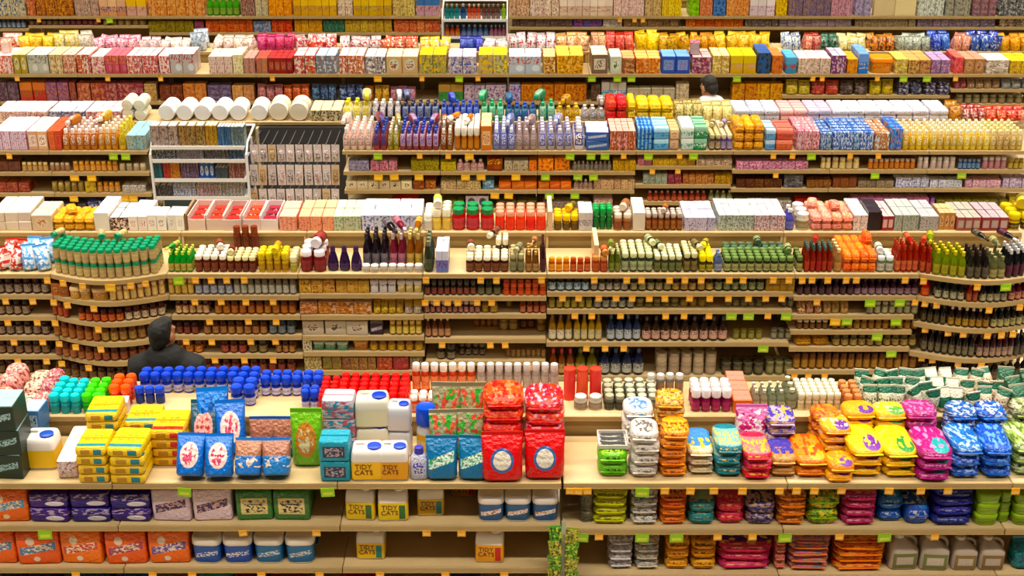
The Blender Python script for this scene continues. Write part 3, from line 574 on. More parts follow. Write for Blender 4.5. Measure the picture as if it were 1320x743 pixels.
DATA = '''
# ---- nearest gondola, upper deck
1aU 62 77 1 4 1 wash_bottle W .115 - | turquoise:20a8b0,30c0c4,18888c | capped bottle stack
1aU 77 104 2 4 1 wash_bottle W .115 - | turquoise:20a8b0,30c4c8,18888c | capped bottle
1aU 105 133 2 4 1 wash_bottle W .115 - | lime:40c030,58d840,2a8a20 | capped bottle
1bU 134 164 2 3 1 wash_bottle W .12 - .10 | orange:e85020,f06028,b03010 | capped bottle
1bU 165 325 11 2 1 wash_bottle W .118 - .26 | navy blue:1830a0,2040c0,c0b8d0 | capped bottle at the back
1bU 166 206 3 1 1 wash_bottle W .10 - .12 | deep blue:1830a0,2848c8,182868 | capped bottle mid deck
1bU 292 326 2 2 1 wash_bottle W .118 - .10 | deep blue:1830a0,2848c8,c0b8d0 | capped bottle before the others
1bU 327 410 6 2 1 wash_bottle W .118 - .22 | royal blue:1830a0,2444c4,d0c8e0 | capped bottle by red jars
1bU 386 410 2 2 1 wash_bottle W .118 - .05 | royal blue:1830a0,2444c4,d0c8e0 | bottle in front
1bU 410 434 2 5 1 dip_jar J .115 - | red:c02418,e03424,f04030 | lidded jar by blue bottles
1cU 434 526 7 5 1 dip_jar J .125 - | scarlet:c82818,e83424,f05040 | lidded jar
1cU 527 563 3 2 1 ketchup_bottle J .10 - .02 | white-capped:c84828,f0e4dc,e0a080 | red-brown bottle
1cU 527 612 7 1 1 ketchup_bottle J .185 - .26 | white-capped:b84020,f4ece4,e08860 | russet bottle behind
1cU 566 612 4 2 1 ketchup_bottle J .10 - .02 | white-capped:c86850,f2e6e0,d8b0a0 | rosy bottle
1cU 613 722 9 1 1 lotion_bottle J .185 - .26 | grey:a09088,dcd4d4,b8a8a0 | white-capped bottle behind
1cU 613 722 8 2 1 lotion_bottle J .10 - .02 | pale grey:b0a098,e6e0e0,c8b8b0 | white-capped bottle in front
1dU 727 778 3 1 1 snack_canister N .20 - .16 | coral red:f05848,e85848,f87060,n | tall canister
1dU 740 778 2 1 1 spice_jar J .08 - .05 | pale grey:b0a898,d8d4cc,908070 | low jar under canisters
1dU 779 850 5 4 1 olive_jar J .09 - .05 | olive grey:585a48,a8a890,302c24;dark:4a5048,b0b0a0,888060 | small lidded jar
1dU 838 888 4 1 1 olive_jar J .12 - .25 | silver-topped:706860,d0ccc4,98785c | taller jar behind
1dU 891 944 4 3 1 syrup_bottle W .14 - .03 | white-capped:801848,f4ecec,a83060 | magenta bottle
1dU 945 970 1 3 1 tea_box C .085 .12 .02 | orange:d06030,e08878,a83818 | carton with pink top
1dU 971 1014 4 3 1 sauce_bottle B .12 - .06 | cream-capped:888068,e4e4c8,a8a080;green-grey:707860,d8dcc0,a0a488 | slim bottle
1eU 1015 1032 1 3 1 sauce_bottle B .12 - .06 | olive:707058,c8c8a8,989878 | slim bottle
1eU 1030 1086 6 5 1 vitamin_bottle W .105 - .05 | cream:e8dcb8,f0e8cc,c8b890 | small capped bottle
1eU 1035 1082 5 3 1 vitamin_bottle W .05 - .10 | cream:e8dcb8,f0e8cc,c8b890 | mini cap bottle
1eU 1087 1112 2 4 1 honey_jar J .115 - | russet:a85830,c88458,c88058 | amber jar
1eU 1114 1210 5 3 1 salad_bag P .15 .10 .03 | dark green:d8d8c0,186048,285838,g;green-and-white:d0d4c4,105840,a0785c,g | white pouch
1eU 1210 1300 5 3 1 salad_bag P .14 .11 .02 | green-banded:d8d4c4,186048,206048,b;cream-fronted:d8ccb8,1a5c44,986c54,g | cream pouch
1fU 1306 1350 2 3 1 salad_bag P .15 .11 .02 | grey-green:b8b8a0,306048,68705c,h | soft pouch
# ---- nearest gondola, second shelf
1a2 -18 37 1 1 1 diaper_pack D .205 .16 .02 | orange:e87420,5090c0,f0d0b0,d | pack with blue swoosh at the end
1a2 38 194 3 1 2 wipes_pack D .090 .18 .02 | dark purple:30187c,e8e0f0,b09ab8,l | flat pack
1b2 196 299 2 1 1 tissue_pack D .20 .16 .03 | white and pink:e8d0dc,382858,c8a0a0,s | pack with dark script
1b2 302 400 2 2 1 towel_pack D .185 .16 .04 | green and blue:487840,e0c890,203048,p | pack with black label
1a3 -35 78 2 1 1 diaper_pack D .21 .17 .02 | orange:f07818,4878b0,f0dcc8,d | pack with blue swoosh
1a3 79 134 1 1 1 diaper_pack D .21 .17 .02 | orange:f07818,c84848,f0dcc8,d | pack with red script
1b3 136 190 1 1 1 diaper_pack D .21 .17 .02 | orange:f07818,a84060,f0dcc8,d | pack with maroon script
1b3 191 245 1 1 1 diaper_pack D .21 .17 .02 | orange:f07818,6850a0,f0dcd0,d | pack with violet script
1b3 247 326 2 2 1 wipes_tub T .175 .15 .02 | blue:2050a0,f0e8e0,2c60b0 | tub with white lid
1b3 327 406 2 2 1 wipes_tub T .175 .15 .02 | teal blue:1c62a0,f0e8e0,2878b4 | tub with white lid
1c3 458 496 1 1 1 litter_jug L .185 .13 .06 | yellow:f0e8dc,e8e0d8,f0c050 | jug alone mid shelf
1c3 612 650 1 1 1 litter_jug L .20 .13 .03 | yellow and red:f4ece4,f0e8e0,f0b030 | jug near shelf end
1c2 445 484 1 1 1 litter_jug L .20 .13 .03 | yellow and green:f4ece4,f0e8e0,e8c840 | jug, first on shelf
1c2 486 526 1 1 1 litter_jug L .20 .13 .03 | yellow and green:f4ece4,f0e8e0,e8c840 | jug beside its twin
1c2 536 572 1 1 1 litter_jug L .185 .13 .08 | yellow and teal:f0e8d8,e8e0d0,e8c048 | jug set back
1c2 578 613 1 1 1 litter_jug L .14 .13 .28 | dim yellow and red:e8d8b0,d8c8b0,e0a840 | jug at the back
1c2 615 721 3 2 1 litter_tub T .165 .15 .02 | white:2c5888,f4ecec,c07858,s | tub with blue band
1d2 746 768 1 1 3 cat_food_tin N .06 .09 .05 | dark:605848,807868,302820 | tin with grey label
1d2 763 810 1 1 4 treat_bag G .055 .16 .03 | lime yellow:c8c828,d8d840,605810,p | bag
1d2 812 849 1 1 4 treat_bag G .055 .16 .03 | white and grey:d8d0c8,b0b0b0,706858,k | bag
1d2 850 886 1 1 4 treat_bag G .050 .16 .03 | orange:e07820,e89030,802810,p | bag with dark print
1d2 888 923 1 1 2 treat_bag G .075 .16 .03 | teal:208088,90b0a0,c0a060,h | bag with tan top
1d2 924 961 1 1 2 treat_bag G .075 .16 .03 | crimson:c83050,d84868,e0a060,h | bag with pale print
1d2 962 1001 1 1 2 treat_bag G .075 .16 .03 | navy:302868,b098b0,c8a878,k | bag with lilac print
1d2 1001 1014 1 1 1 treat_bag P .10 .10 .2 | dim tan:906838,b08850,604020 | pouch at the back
1e2 1002 1040 1 1 4 kibble_bag G .052 .18 .02 | orange and tan:d87828,d8a858,984818,k | bag
1e2 1041 1084 1 1 2 kibble_bag G .10 .18 .02 | green and yellow:80a030,d8c040,306820,k | bag
1e2 1085 1131 1 1 4 kibble_bag G .052 .18 .02 | magenta:b03060,d88858,e0a0b0,h | bag
1e2 1133 1167 1 1 2 kibble_bag G .085 .18 .05 | bright blue:2060b8,4890d0,d0d8e0,o | bag
1e2 1168 1201 1 1 1 kibble_bag G .13 .18 .03 | bright blue:2058b8,3878c8,d0c8c0,l | single bag
1e2 1201 1256 1 1 4 kibble_bag G .060 .18 .02 | navy:182080,2030a0,9098b8,o | bag with grey dot
1e2 1258 1289 1 2 3 litter_box T .068 .15 .02 | olive green:88a830,90b038,587020 | low tub
1f2 1306 1352 1 2 3 litter_box T .068 .15 .02 | olive green:80a030,88a838,506820 | low tub at the end
1e2 1290 1304 1 2 3 litter_box T .066 .15 .05 | olive green:80a030,88a838,506820 | narrow low tub
# ---- nearest gondola, bottom shelf
1d3 784 817 1 1 4 treat_bag G .052 .18 .04 | white:d8d0d0,c0b8c0,8890a0,k | bag
1d3 818 851 1 1 4 treat_bag G .052 .18 .04 | cream and blue:d0c8b8,90a0b0,b08860,k | bag
1d3 858 890 1 1 3 treat_bag G .066 .18 .04 | golden:e0a020,e8b838,90481c,p | bag
1d3 891 925 1 1 3 treat_bag G .066 .18 .04 | golden brown:d89820,a86828,703c14,p | bag
1d3 926 998 1 1 3 treat_bag G .055 .2 .04 | magenta:c83868,482870,e8b080,h | wide bag with purple top
1d3 1000 1014 1 1 4 treat_bag G .05 .18 .04 | rose:d07078,e0a050,b04868,k | narrow bag
1e3 1016 1072 1 1 5 kibble_bag G .044 .18 .03 | pink and orange:d08050,c86888,6088a0,k | bag
1e3 1075 1143 1 1 5 kibble_bag G .044 .18 .03 | fiery orange:e88818,e0a028,c04818,k | bag
1e3 1147 1226 2 1 1 detergent_jug U .215 .13 .03 | grey:b8aca2,c4b8ae,6a7040 | jug with green and brown label
1e3 1228 1298 2 1 1 detergent_jug U .20 .13 .03 | grey:b8aca2,c4b8ae,806840 | jug with brown label
1f3 1306 1350 1 1 1 kibble_bag P .19 .14 .03 | teal:106878,208890,205060,k | bag at the end
1a4 -10 80 2 1 1 towel_pack D .2 .18 .02 | deep blue:203050,384878,202028 | pack low down
1a4 82 144 1 1 1 towel_pack D .2 .18 .02 | teal:206080,2870a0,183048 | pack low down
1b4 150 186 1 1 1 towel_pack D .2 .18 .02 | blue:2058a0,3068b0,183868 | pack low down
1b4 255 300 1 1 1 towel_pack D .2 .18 .02 | sea green:40a098,50b0a8,186058 | pack low down
1b4 302 392 2 1 1 towel_pack D .2 .18 .02 | dark red:702020,802828,401010 | pack low down
1c4 440 488 1 1 1 towel_pack D .2 .18 .02 | wine red:801820,982828,501010 | pack low down
1c4 580 620 1 1 1 towel_pack D .2 .18 .02 | navy:181868,202880,101040 | pack low down
# ---- second gondola, upper deck
2aU -10 40 3 1 2 cracker_box C .075 .36 .02 | cream:e8dccc,f4e8e0,b8a890,n | flat carton
2aU 41 68 1 2 1 cracker_box C .13 .15 .02 | cream and orange:e8d4ac,f0e0c0,c88828,o | carton
2bU 68 122 4 3 2 pasta_bag G .055 .13 .02 | golden:e8b020,f0c830,d89018,k | bag
2bU 122 142 1 2 1 cracker_box C .15 .18 .02 | white:f0ece8,f8f4f4,d8d0cc,n | carton
2bU 142 166 2 3 1 cocoa_box C .11 .11 .02 | dark brown:382020,f0e0dc,b08878,k | carton with pale top
2bU 166 190 2 2 1 cracker_box C .12 .18 .02 | white and pink:f0e4e4,f8f0f0,c09090 | small carton
2bU 190 214 2 2 1 cracker_box C .13 .19 .02 | bright white:f8f4f4,fcf8f8,a89890 | carton
2cU 216 238 2 2 1 cracker_box C .13 .19 .02 | pure white:f8f6f4,fcfafa,c8b8b0 | carton
2cU 238 241 1 2 1 shelf_card C .14 .17 .02 | brown:806048,a08868,604030,n | divider card
2cU 242 311 3 1 1 candy_tray O .12 .36 .02 | pink-white:ecd4cc,b84030,d06048 | tray of red packets
2cU 313 336 1 1 1 candy_tray O .12 .36 .02 | pale pink:f0dcd8,d02818,c83020 | tray of scarlet packets
2cU 336 359 1 1 1 candy_tray O .12 .36 .02 | white:f0e4e4,982028,802030 | tray of crimson packets
2cU 360 383 1 2 1 gelatin_box C .12 .17 .02 | salmon:f0a888,f4c4b0,d87850,t | carton next to trays
2dU 385 430 3 2 1 gelatin_box C .12 .18 .02 | salmon:f0a080,f0b498,d87050,t | carton
2dU 430 466 3 2 1 gelatin_box C .12 .18 .02 | pale green:c8d0b0,d0d8c0,80a078,k | carton
2dU 466 544 5 2 1 pudding_box C .13 .18 .02 | white and blue:d8dcec,e0e4f4,6878c0,k | carton
2eU 546 558 1 4 1 creamer_jar J .13 - .02 | white:f0ece0,f8f8f0,e0d8c8 | lidded jar
2eU 557 582 2 3 1 juice_bottle W .17 - .02 | butter yellow:f0d070,f8f0d8,e8c868 | jug-like bottle
2eU 582 637 3 2 1 berry_jar J .17 - .02 | red:b02828,188850,c84848 | jar with green lid
2eU 638 704 5 3 1 berry_jar J .15 - .02 | orange-red:e84820,e8a088,f05830 | jar with pale lid
2fU 706 712 1 1 1 shelf_card C .16 .36 .01 | cream:e8d0a8,f0dcb8,d0b888,n | divider card by yellow bottles
2fU 714 746 3 3 1 mustard_bottle W .12 - .02 | yellow:806018,e8c020,604818 | capped bottle
2fU 746 764 2 3 1 mint_box C .15 .08 .02 | grey and white:d8d4d4,e0dce0,302838,b | slim carton
2fU 764 790 3 3 1 lime_bottle W .17 - .04 | emerald:108040,189850,106830 | tall capped bottle
2fU 791 815 2 3 1 spread_jar J .13 - .02 | tan:a06840,e0d0c0,885030 | jar with pale lid
2fU 816 832 1 2 1 shelf_card C .15 .17 .02 | off-white:e8dcd0,f0e8e0,d0c0b0,n | divider card
2fU 832 880 6 3 1 coffee_jar J .14 - .02 | brown:603020,c8b8b0,a06030 | jar with pale lid
2fU 882 922 4 2 1 mint_box C .11 .18 .02 | lilac:c8c0e0,d8d0e8,5858a0,t | carton
2fU 926 972 5 3 1 cocoa_box C .13 .12 .02 | grey-green:b8c0b4,d8dcd8,707870,k | small carton
2fU 972 1012 4 3 1 cocoa_box C .13 .12 .02 | pink and grey:d8b0b8,e8dce4,887078,k | small carton
2fU 1012 1025 1 2 1 soda_bottle B .17 - .02 | violet blue:4848a0,e8e8f0,7070b8 | bottle
2gU 1027 1045 1 3 1 creamer_jar J .13 - .02 | olive white:c8c0a8,e8e4dc,988860 | lidded jar
2gU 1046 1100 4 3 2 pasta_bag G .06 .12 .02 | pink:e89888,f0b8b0,e08060,k;coral:e89070,f0c0b0,d87850,k | bag
2gU 1100 1118 2 3 1 cocoa_box C .13 .12 .02 | white:e8dcd8,f0e8e8,a89898,k | little carton
2gU 1118 1136 1 2 1 cocoa_box C .16 .14 .02 | black:201820,281c28,503848,n | carton
2gU 1137 1152 2 2 1 tea_box C .12 .17 .02 | maroon-fronted:983040,c8b8b8,e0b0a0 | carton
2gU 1153 1184 3 2 1 tea_box C .13 .18 .02 | grey:a8a8a0,b0b4b4,709080,k | long carton
2hU 1186 1210 2 2 1 tea_box C .12 .18 .02 | grey-blue:a8a8a8,b0b0b8,806868,t | long carton
2hU 1211 1232 3 2 1 spice_box C .14 .10 .04 | tan:c08858,d8b890,803820,o | carton with dark frame
2hU 1233 1264 3 2 1 tea_box C .11 .17 .02 | silver-topped:a05050,a8a8a0,d0b0a0 | long carton
2hU 1265 1300 3 2 1 tea_box C .11 .17 .02 | crimson-fronted:903038,a8a0a8,c8a0a0 | long carton
2hU 1301 1335 2 3 1 mustard_bottle W .13 - .02 | mustard:c0a828,d0b830,403018 | capped bottle
# ---- second gondola, top shelf
2a1 -8 26 2 2 1 flour_bag P .17 .15 .02 | red and white:b83830,e8dcdc,e8c8c0,k | bag
2a1 24 62 2 2 1 flour_bag P .19 .15 .02 | sky blue:68a8e0,d0e0f0,f0f0f8,k | bag
2b1 66 92 3 4 1 pickle_jar J .12 - .12 | yellow-lidded:607028,e8e060,a8a040 | green jar
2b1 70 204 13 4 2 pickle_jar J .112 - .03 | green-lidded:a89868,189068,c8b080 | tan jar
2c1 216 248 4 4 1 relish_bottle B .16 - .02 | yellow-capped:208830,d8f070,c8b060 | green bottle
2c1 250 292 4 4 1 chutney_jar J .13 - .02 | white-lidded:502418,f0e8d8,804028 | brown jar
2c1 292 330 4 4 1 chutney_jar J .12 - .02 | cream-lidded:481810,e8dca8,703020 | dark brown jar
2c1 288 322 3 1 1 chutney_jar J .21 - .40 | rust:682818,803820,582010 | tall jar at back
2c1 332 372 4 3 1 lemon_bottle W .15 - .02 | yellow:d0a818,e0c838,a88010 | bottle
2c1 373 383 1 4 1 lemon_bottle W .12 - .02 | pale yellow:c8b870,e0d8a8,a89840 | small bottle
2d1 386 420 2 3 1 sauce_jug J .16 - .02 | white-lidded:702020,e8e0e4,883030 | dark red jar
2d1 421 466 3 1 1 plum_bottle V .19 - .03 | dark plum:2c1840,382048,402858 | pear-shaped bottle
2d1 466 545 7 1 1 yogurt_cup W .055 - .01 | white:e0d8cc,e8e4e0,a8a090 | small cup
2d1 466 500 3 3 1 soy_bottle B .27 - .10 | black:181018,302830,706870 | tall bottle
2d1 501 522 2 3 1 wine_bottle B .27 - .10 | maroon:702030,d8c0c8,b07080 | tall bottle
2d1 523 544 2 3 1 vinegar_bottle B .27 - .10 | amber:885018,e8d080,c8a858 | tall bottle
2e1 546 559 1 4 1 vinegar_bottle B .24 - .02 | dark green:283020,707858,485038 | tall bottle
2e1 562 578 2 4 1 milk_carton C .17 .07 .02 | blue and white:7080c8,d8d8f0,802058,h | slim carton
2e1 600 656 5 4 1 molasses_jar J .12 - .02 | cream-lidded:381810,f0e8c8,804830 | dark jar
2e1 638 656 2 3 1 molasses_jar J .19 - .20 | cream-lidded:381810,f0e8c8,804830 | taller dark jar behind
2e1 657 676 2 4 1 molasses_jar J .14 - .02 | grey-green:605838,b0a880,808060 | jar with dull lid
2e1 677 695 2 4 1 vinegar_bottle B .16 - .02 | tan-necked:684020,d8a868,a88050 | brown bottle
2e1 696 704 1 4 1 wine_bottle B .24 - .02 | dark maroon:301018,401820,502028 | tall bottle
2f1 707 762 6 1 1 honey_jar J .105 - .02 | orange-brown:b05018,d88838,e8a048;red-brown:902c10,a84420,c87040 | squat jar
2f1 763 784 2 2 1 honey_jar J .12 - .02 | rust:983818,c88850,b06038 | squat jar
2f1 766 772 1 1 1 breadstick_box C .2 .36 .06 | cream:e8c898,f0d8b0,c8a070,n | long carton
2f1 785 800 2 4 1 olive_oil_bottle B .17 - .02 | olive:505820,d8e0a0,808840 | bottle with pale cap
2f1 801 842 4 5 1 pickle_jar J .15 - .02 | dark green:283020,e0e0b0,a8b088 | jar with cream lid
2f1 843 880 4 5 1 olive_jar J .13 - .02 | green-black:303020,e0e0b8,707848 | jar with cream lid
2f1 881 900 2 5 1 olive_jar J .15 - .02 | brown-black:282018,e0d8a8,807040 | jar with buff lid
2f1 901 920 2 5 1 mustard_bottle W .13 - .02 | yellow-topped:403820,f0e030,a89830 | dark jar
2f1 921 932 1 2 1 mineral_bottle B .15 - .02 | slate blue:485880,8090b0,9098a8 | slim bottle
2f1 933 1024 9 4 1 caper_jar J .115 - .02 | dark green:202818,688048,a8a870 | jar with gold band
2f1 938 1020 8 3 1 caper_jar J .10 - .22 | bottle green:182818,486048,889868 | jar behind
2g1 1027 1036 1 4 1 caper_jar J .12 - .02 | dark olive:282818,607040,a8a060 | jar
2g1 1037 1074 5 4 1 hot_sauce_bottle B .20 - .02 | red-brown:782018,486058,a83820 | bottle
2g1 1075 1086 1 4 1 pepper_bottle B .18 - .02 | cream-necked:906840,e8d8a0,b88850 | bottle
2g1 1087 1130 4 3 2 cheese_bag G .075 .13 .02 | orange:f07820,f89838,e05818,k | bag
2g1 1131 1153 2 3 1 jelly_jar J .12 - .02 | white and green:58704c,e0e4e0,c8c0b8 | jar
2g1 1154 1184 4 4 1 hot_sauce_bottle B .21 - .02 | brick red:902818,a83820,c86848 | tall bottle
2h1 1186 1200 2 4 1 hot_sauce_bottle B .20 - .02 | rust red:882018,a03020,b05030 | tall bottle
2h1 1201 1240 4 4 1 olive_oil_bottle B .20 - .02 | yellow-green:687820,d8c840,a8a030 | bottle
2h1 1241 1268 3 4 1 soy_bottle B .21 - .02 | black-brown:181410,382820,585040 | bottle
2h1 1269 1290 2 4 1 olive_oil_bottle B .17 - .02 | grey olive:585838,808058,a09868 | bottle
2h1 1291 1318 3 4 1 soy_bottle B .22 - .02 | black:101014,e0e0e4,501838 | bottle with white cap
# ---- second gondola lower shelves
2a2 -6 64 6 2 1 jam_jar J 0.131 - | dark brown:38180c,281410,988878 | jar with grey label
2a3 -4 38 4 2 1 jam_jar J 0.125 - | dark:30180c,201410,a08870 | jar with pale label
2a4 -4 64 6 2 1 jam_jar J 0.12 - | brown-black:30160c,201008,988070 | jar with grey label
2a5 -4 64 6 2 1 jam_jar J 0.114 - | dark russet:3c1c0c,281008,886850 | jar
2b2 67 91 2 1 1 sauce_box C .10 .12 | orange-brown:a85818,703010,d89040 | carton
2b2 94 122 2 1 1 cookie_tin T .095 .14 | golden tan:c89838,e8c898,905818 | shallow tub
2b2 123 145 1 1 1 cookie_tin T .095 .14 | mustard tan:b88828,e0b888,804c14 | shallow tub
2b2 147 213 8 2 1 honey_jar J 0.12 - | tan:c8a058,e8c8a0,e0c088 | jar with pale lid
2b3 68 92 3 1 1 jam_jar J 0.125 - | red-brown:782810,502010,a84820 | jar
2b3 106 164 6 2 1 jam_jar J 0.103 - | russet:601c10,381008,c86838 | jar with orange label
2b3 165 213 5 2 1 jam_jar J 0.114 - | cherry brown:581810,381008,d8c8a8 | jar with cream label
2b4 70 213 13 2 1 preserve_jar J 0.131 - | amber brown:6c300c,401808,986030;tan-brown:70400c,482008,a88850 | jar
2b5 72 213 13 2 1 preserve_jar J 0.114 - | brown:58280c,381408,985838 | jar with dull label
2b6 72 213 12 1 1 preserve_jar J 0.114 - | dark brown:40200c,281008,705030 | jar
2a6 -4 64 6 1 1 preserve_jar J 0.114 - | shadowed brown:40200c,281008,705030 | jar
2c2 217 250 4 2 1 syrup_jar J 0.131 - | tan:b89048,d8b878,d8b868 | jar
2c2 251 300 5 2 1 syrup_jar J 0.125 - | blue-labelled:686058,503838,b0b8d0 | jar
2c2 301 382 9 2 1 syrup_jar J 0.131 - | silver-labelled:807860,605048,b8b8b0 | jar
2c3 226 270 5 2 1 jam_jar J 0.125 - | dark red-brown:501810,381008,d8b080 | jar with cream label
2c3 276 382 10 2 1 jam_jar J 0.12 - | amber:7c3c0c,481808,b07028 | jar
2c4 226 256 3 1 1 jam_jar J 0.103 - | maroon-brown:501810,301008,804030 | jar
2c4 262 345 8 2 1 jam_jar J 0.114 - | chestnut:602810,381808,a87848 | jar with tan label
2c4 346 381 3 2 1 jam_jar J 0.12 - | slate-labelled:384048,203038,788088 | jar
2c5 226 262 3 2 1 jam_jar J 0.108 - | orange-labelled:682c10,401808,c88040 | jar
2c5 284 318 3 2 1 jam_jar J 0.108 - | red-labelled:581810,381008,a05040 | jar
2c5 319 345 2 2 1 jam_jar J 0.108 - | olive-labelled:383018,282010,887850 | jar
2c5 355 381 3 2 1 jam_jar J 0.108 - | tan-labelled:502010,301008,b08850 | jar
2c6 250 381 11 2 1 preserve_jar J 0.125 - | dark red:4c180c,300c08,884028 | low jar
2d2 386 432 3 1 1 biscuit_box C .105 .2 | tan:c89848,d8b068,905818,k | carton
2d2 433 476 3 1 1 biscuit_box C .10 .2 | golden tan:c8a050,d0a858,a87830,k | carton
2d2 477 511 3 2 1 wafer_tin T .105 .1 | black and white:d0ccd0,d8d0d0,281818,l | tub
2d2 512 544 3 2 1 wafer_tin T .10 .1 | cream-topped:b8a060,e0dcd8,c09840 | tub
2d3 386 480 4 1 1 biscuit_box C .10 .2 | orange-tan:b87428,d0a890,904810,k | carton
2d3 481 520 4 1 1 biscuit_bag P .11 .1 | yellow-tan:c8a040,d8b858,987028,k | bag
2d3 521 544 2 1 1 biscuit_bag P .115 .1 | grey-and-gold:c0b0a0,c8a048,805828,h | bag
2d4 390 475 3 1 1 doughnut_box C .115 .2 | greyish white:c0b4a0,c8bcac,503c30,o | carton with dark window
2d4 476 494 1 1 1 chocolate_box C .10 .15 | dark and silver:281828,c0b8d0,907888,s | carton
2d4 502 544 5 2 1 mustard_jar J 0.12 - | gold-labelled:98782c,c8a860,d8c070 | jar
2d5 390 402 1 1 1 doughnut_box C .09 .2 | white:d8d0b8,e0d8c8,705838,k | narrow carton
2d5 403 449 3 1 1 mint_tin T .075 .15 | teal:509078,b8c8b0,305848 | shallow tub
2d5 455 475 1 1 1 mint_tin T .08 .15 | orange:c07828,d0a060,903c10 | shallow tub
2d5 476 545 6 2 1 mustard_jar J 0.085 - | yellow-brown:a07020,604018,c8a040 | squat jar
2d6 392 415 2 1 1 soup_box C .105 .15 | olive and cream:887838,c0b080,d8c8a0,k | carton
2d6 416 440 2 1 1 soup_box C .11 .15 | green:607028,888038,a03020,k | carton
2d6 441 485 4 1 1 soup_box C .11 .15 | brown:784020,806040,a87840,k | carton
2d6 486 527 2 1 1 soup_box C .11 .15 | crimson:901820,a02828,c06030,k | carton
2d6 528 544 1 1 1 soup_box C .10 .15 | beige:908060,b0a080,604830,k | carton
2e2 547 614 8 2 1 extract_bottle W 0.131 - | dark brown:281810,201410,884838 | small bottle
2e2 615 646 3 2 1 extract_bottle W 0.131 - | dark green:28301c,201c14,706848 | small bottle
2e2 648 704 6 2 2 salsa_jar J .062 - | red-orange:a83c14,b05020,c86038 | jar
2e3 547 619 10 2 1 extract_bottle W 0.114 - | maroon:481820,b09888,b07870 | tiny bottle
2e3 620 642 2 1 1 salsa_jar J 0.103 - | amber:806020,504018,b89850 | lone jar
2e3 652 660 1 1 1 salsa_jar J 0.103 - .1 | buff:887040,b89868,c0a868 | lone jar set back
2e3 670 704 4 2 1 salsa_jar J 0.103 - | dull red:782418,501810,b07050 | jar
2e4 548 581 4 1 1 vanilla_bottle B .165 - | brown:582c18,c8a888,b88868 | tall bottle
2e4 610 642 4 1 1 anchovy_tin N .07 - .2 | copper:885c38,a88058,c09060 | low tin
2e4 643 668 2 1 1 anchovy_tin N .09 - .12 | buff:786040,b0a070,c0a878 | can
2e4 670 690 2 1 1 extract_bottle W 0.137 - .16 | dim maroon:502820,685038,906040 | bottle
2e4 692 704 1 1 1 extract_bottle W 0.114 - .1 | ochre:806030,a08048,b09050 | small bottle
2e5 562 588 2 1 1 soy_bottle W 0.137 - | black:201c18,302820,807058 | squat bottle
2e5 590 626 4 1 1 soy_bottle W 0.114 - .08 | grey-marked:201818,584c48,a09080 | squat bottle
2e5 652 704 8 1 1 anchovy_tin N .06 - .05 | tan:907040,b89868,a88858 | small tin
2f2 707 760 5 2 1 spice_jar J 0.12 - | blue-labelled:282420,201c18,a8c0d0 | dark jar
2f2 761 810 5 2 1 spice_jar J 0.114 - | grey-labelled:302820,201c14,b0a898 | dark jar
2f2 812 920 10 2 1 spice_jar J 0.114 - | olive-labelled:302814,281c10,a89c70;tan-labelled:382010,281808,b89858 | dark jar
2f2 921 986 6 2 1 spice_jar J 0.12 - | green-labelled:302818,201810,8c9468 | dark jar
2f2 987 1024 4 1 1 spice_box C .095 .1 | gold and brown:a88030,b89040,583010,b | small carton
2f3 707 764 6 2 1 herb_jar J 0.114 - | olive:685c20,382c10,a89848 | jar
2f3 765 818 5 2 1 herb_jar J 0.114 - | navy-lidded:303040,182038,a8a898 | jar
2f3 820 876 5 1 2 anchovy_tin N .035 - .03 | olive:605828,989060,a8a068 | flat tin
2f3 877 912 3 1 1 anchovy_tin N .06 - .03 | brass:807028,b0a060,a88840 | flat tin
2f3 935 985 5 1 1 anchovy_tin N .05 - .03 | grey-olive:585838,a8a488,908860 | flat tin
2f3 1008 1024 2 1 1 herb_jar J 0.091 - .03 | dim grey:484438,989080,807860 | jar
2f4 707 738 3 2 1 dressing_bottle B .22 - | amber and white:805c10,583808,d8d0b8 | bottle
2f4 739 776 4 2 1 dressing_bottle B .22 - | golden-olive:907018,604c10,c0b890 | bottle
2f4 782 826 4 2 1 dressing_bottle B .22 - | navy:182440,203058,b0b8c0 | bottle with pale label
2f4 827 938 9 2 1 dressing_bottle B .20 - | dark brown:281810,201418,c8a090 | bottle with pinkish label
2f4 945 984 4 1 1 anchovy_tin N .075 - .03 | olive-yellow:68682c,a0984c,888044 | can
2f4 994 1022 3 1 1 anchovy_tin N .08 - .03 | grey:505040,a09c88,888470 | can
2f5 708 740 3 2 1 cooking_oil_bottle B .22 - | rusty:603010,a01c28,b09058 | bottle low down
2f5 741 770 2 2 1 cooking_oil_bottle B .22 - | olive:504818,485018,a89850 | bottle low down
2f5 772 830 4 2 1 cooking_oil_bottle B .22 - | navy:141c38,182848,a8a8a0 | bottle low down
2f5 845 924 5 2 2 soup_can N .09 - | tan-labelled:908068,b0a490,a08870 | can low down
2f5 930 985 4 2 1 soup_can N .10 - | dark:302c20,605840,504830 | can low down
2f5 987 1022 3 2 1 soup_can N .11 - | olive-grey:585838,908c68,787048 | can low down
2g2 1027 1184 17 2 1 soda_bottle B .125 - | dark purple:281420,201018,503038;plum:301020,281018,907080 | little bottle
2g3 1028 1060 3 1 1 cracker_bag P .105 .1 | red and tan:a05838,c8a080,d8c090,k | bag
2g3 1061 1094 3 1 1 cracker_bag P .105 .1 | tan:a88850,c09860,783818,o | bag
2g3 1117 1184 7 2 1 spread_jar J 0.103 - | grey-green:706c50,a8a890,a8a080 | jar
2g4 1027 1068 5 2 1 spread_jar J 0.074 - | brown with white cap:503018,c8b8a0,805c30 | squat jar
2g4 1072 1184 12 2 1 spread_jar J 0.08 - | amber-brown:785014,684010,a07828 | squat jar
2g5 1024 1070 2 1 1 noodle_pack G .06 .15 | yellow:d8a028,e0b038,a87018,k | packet
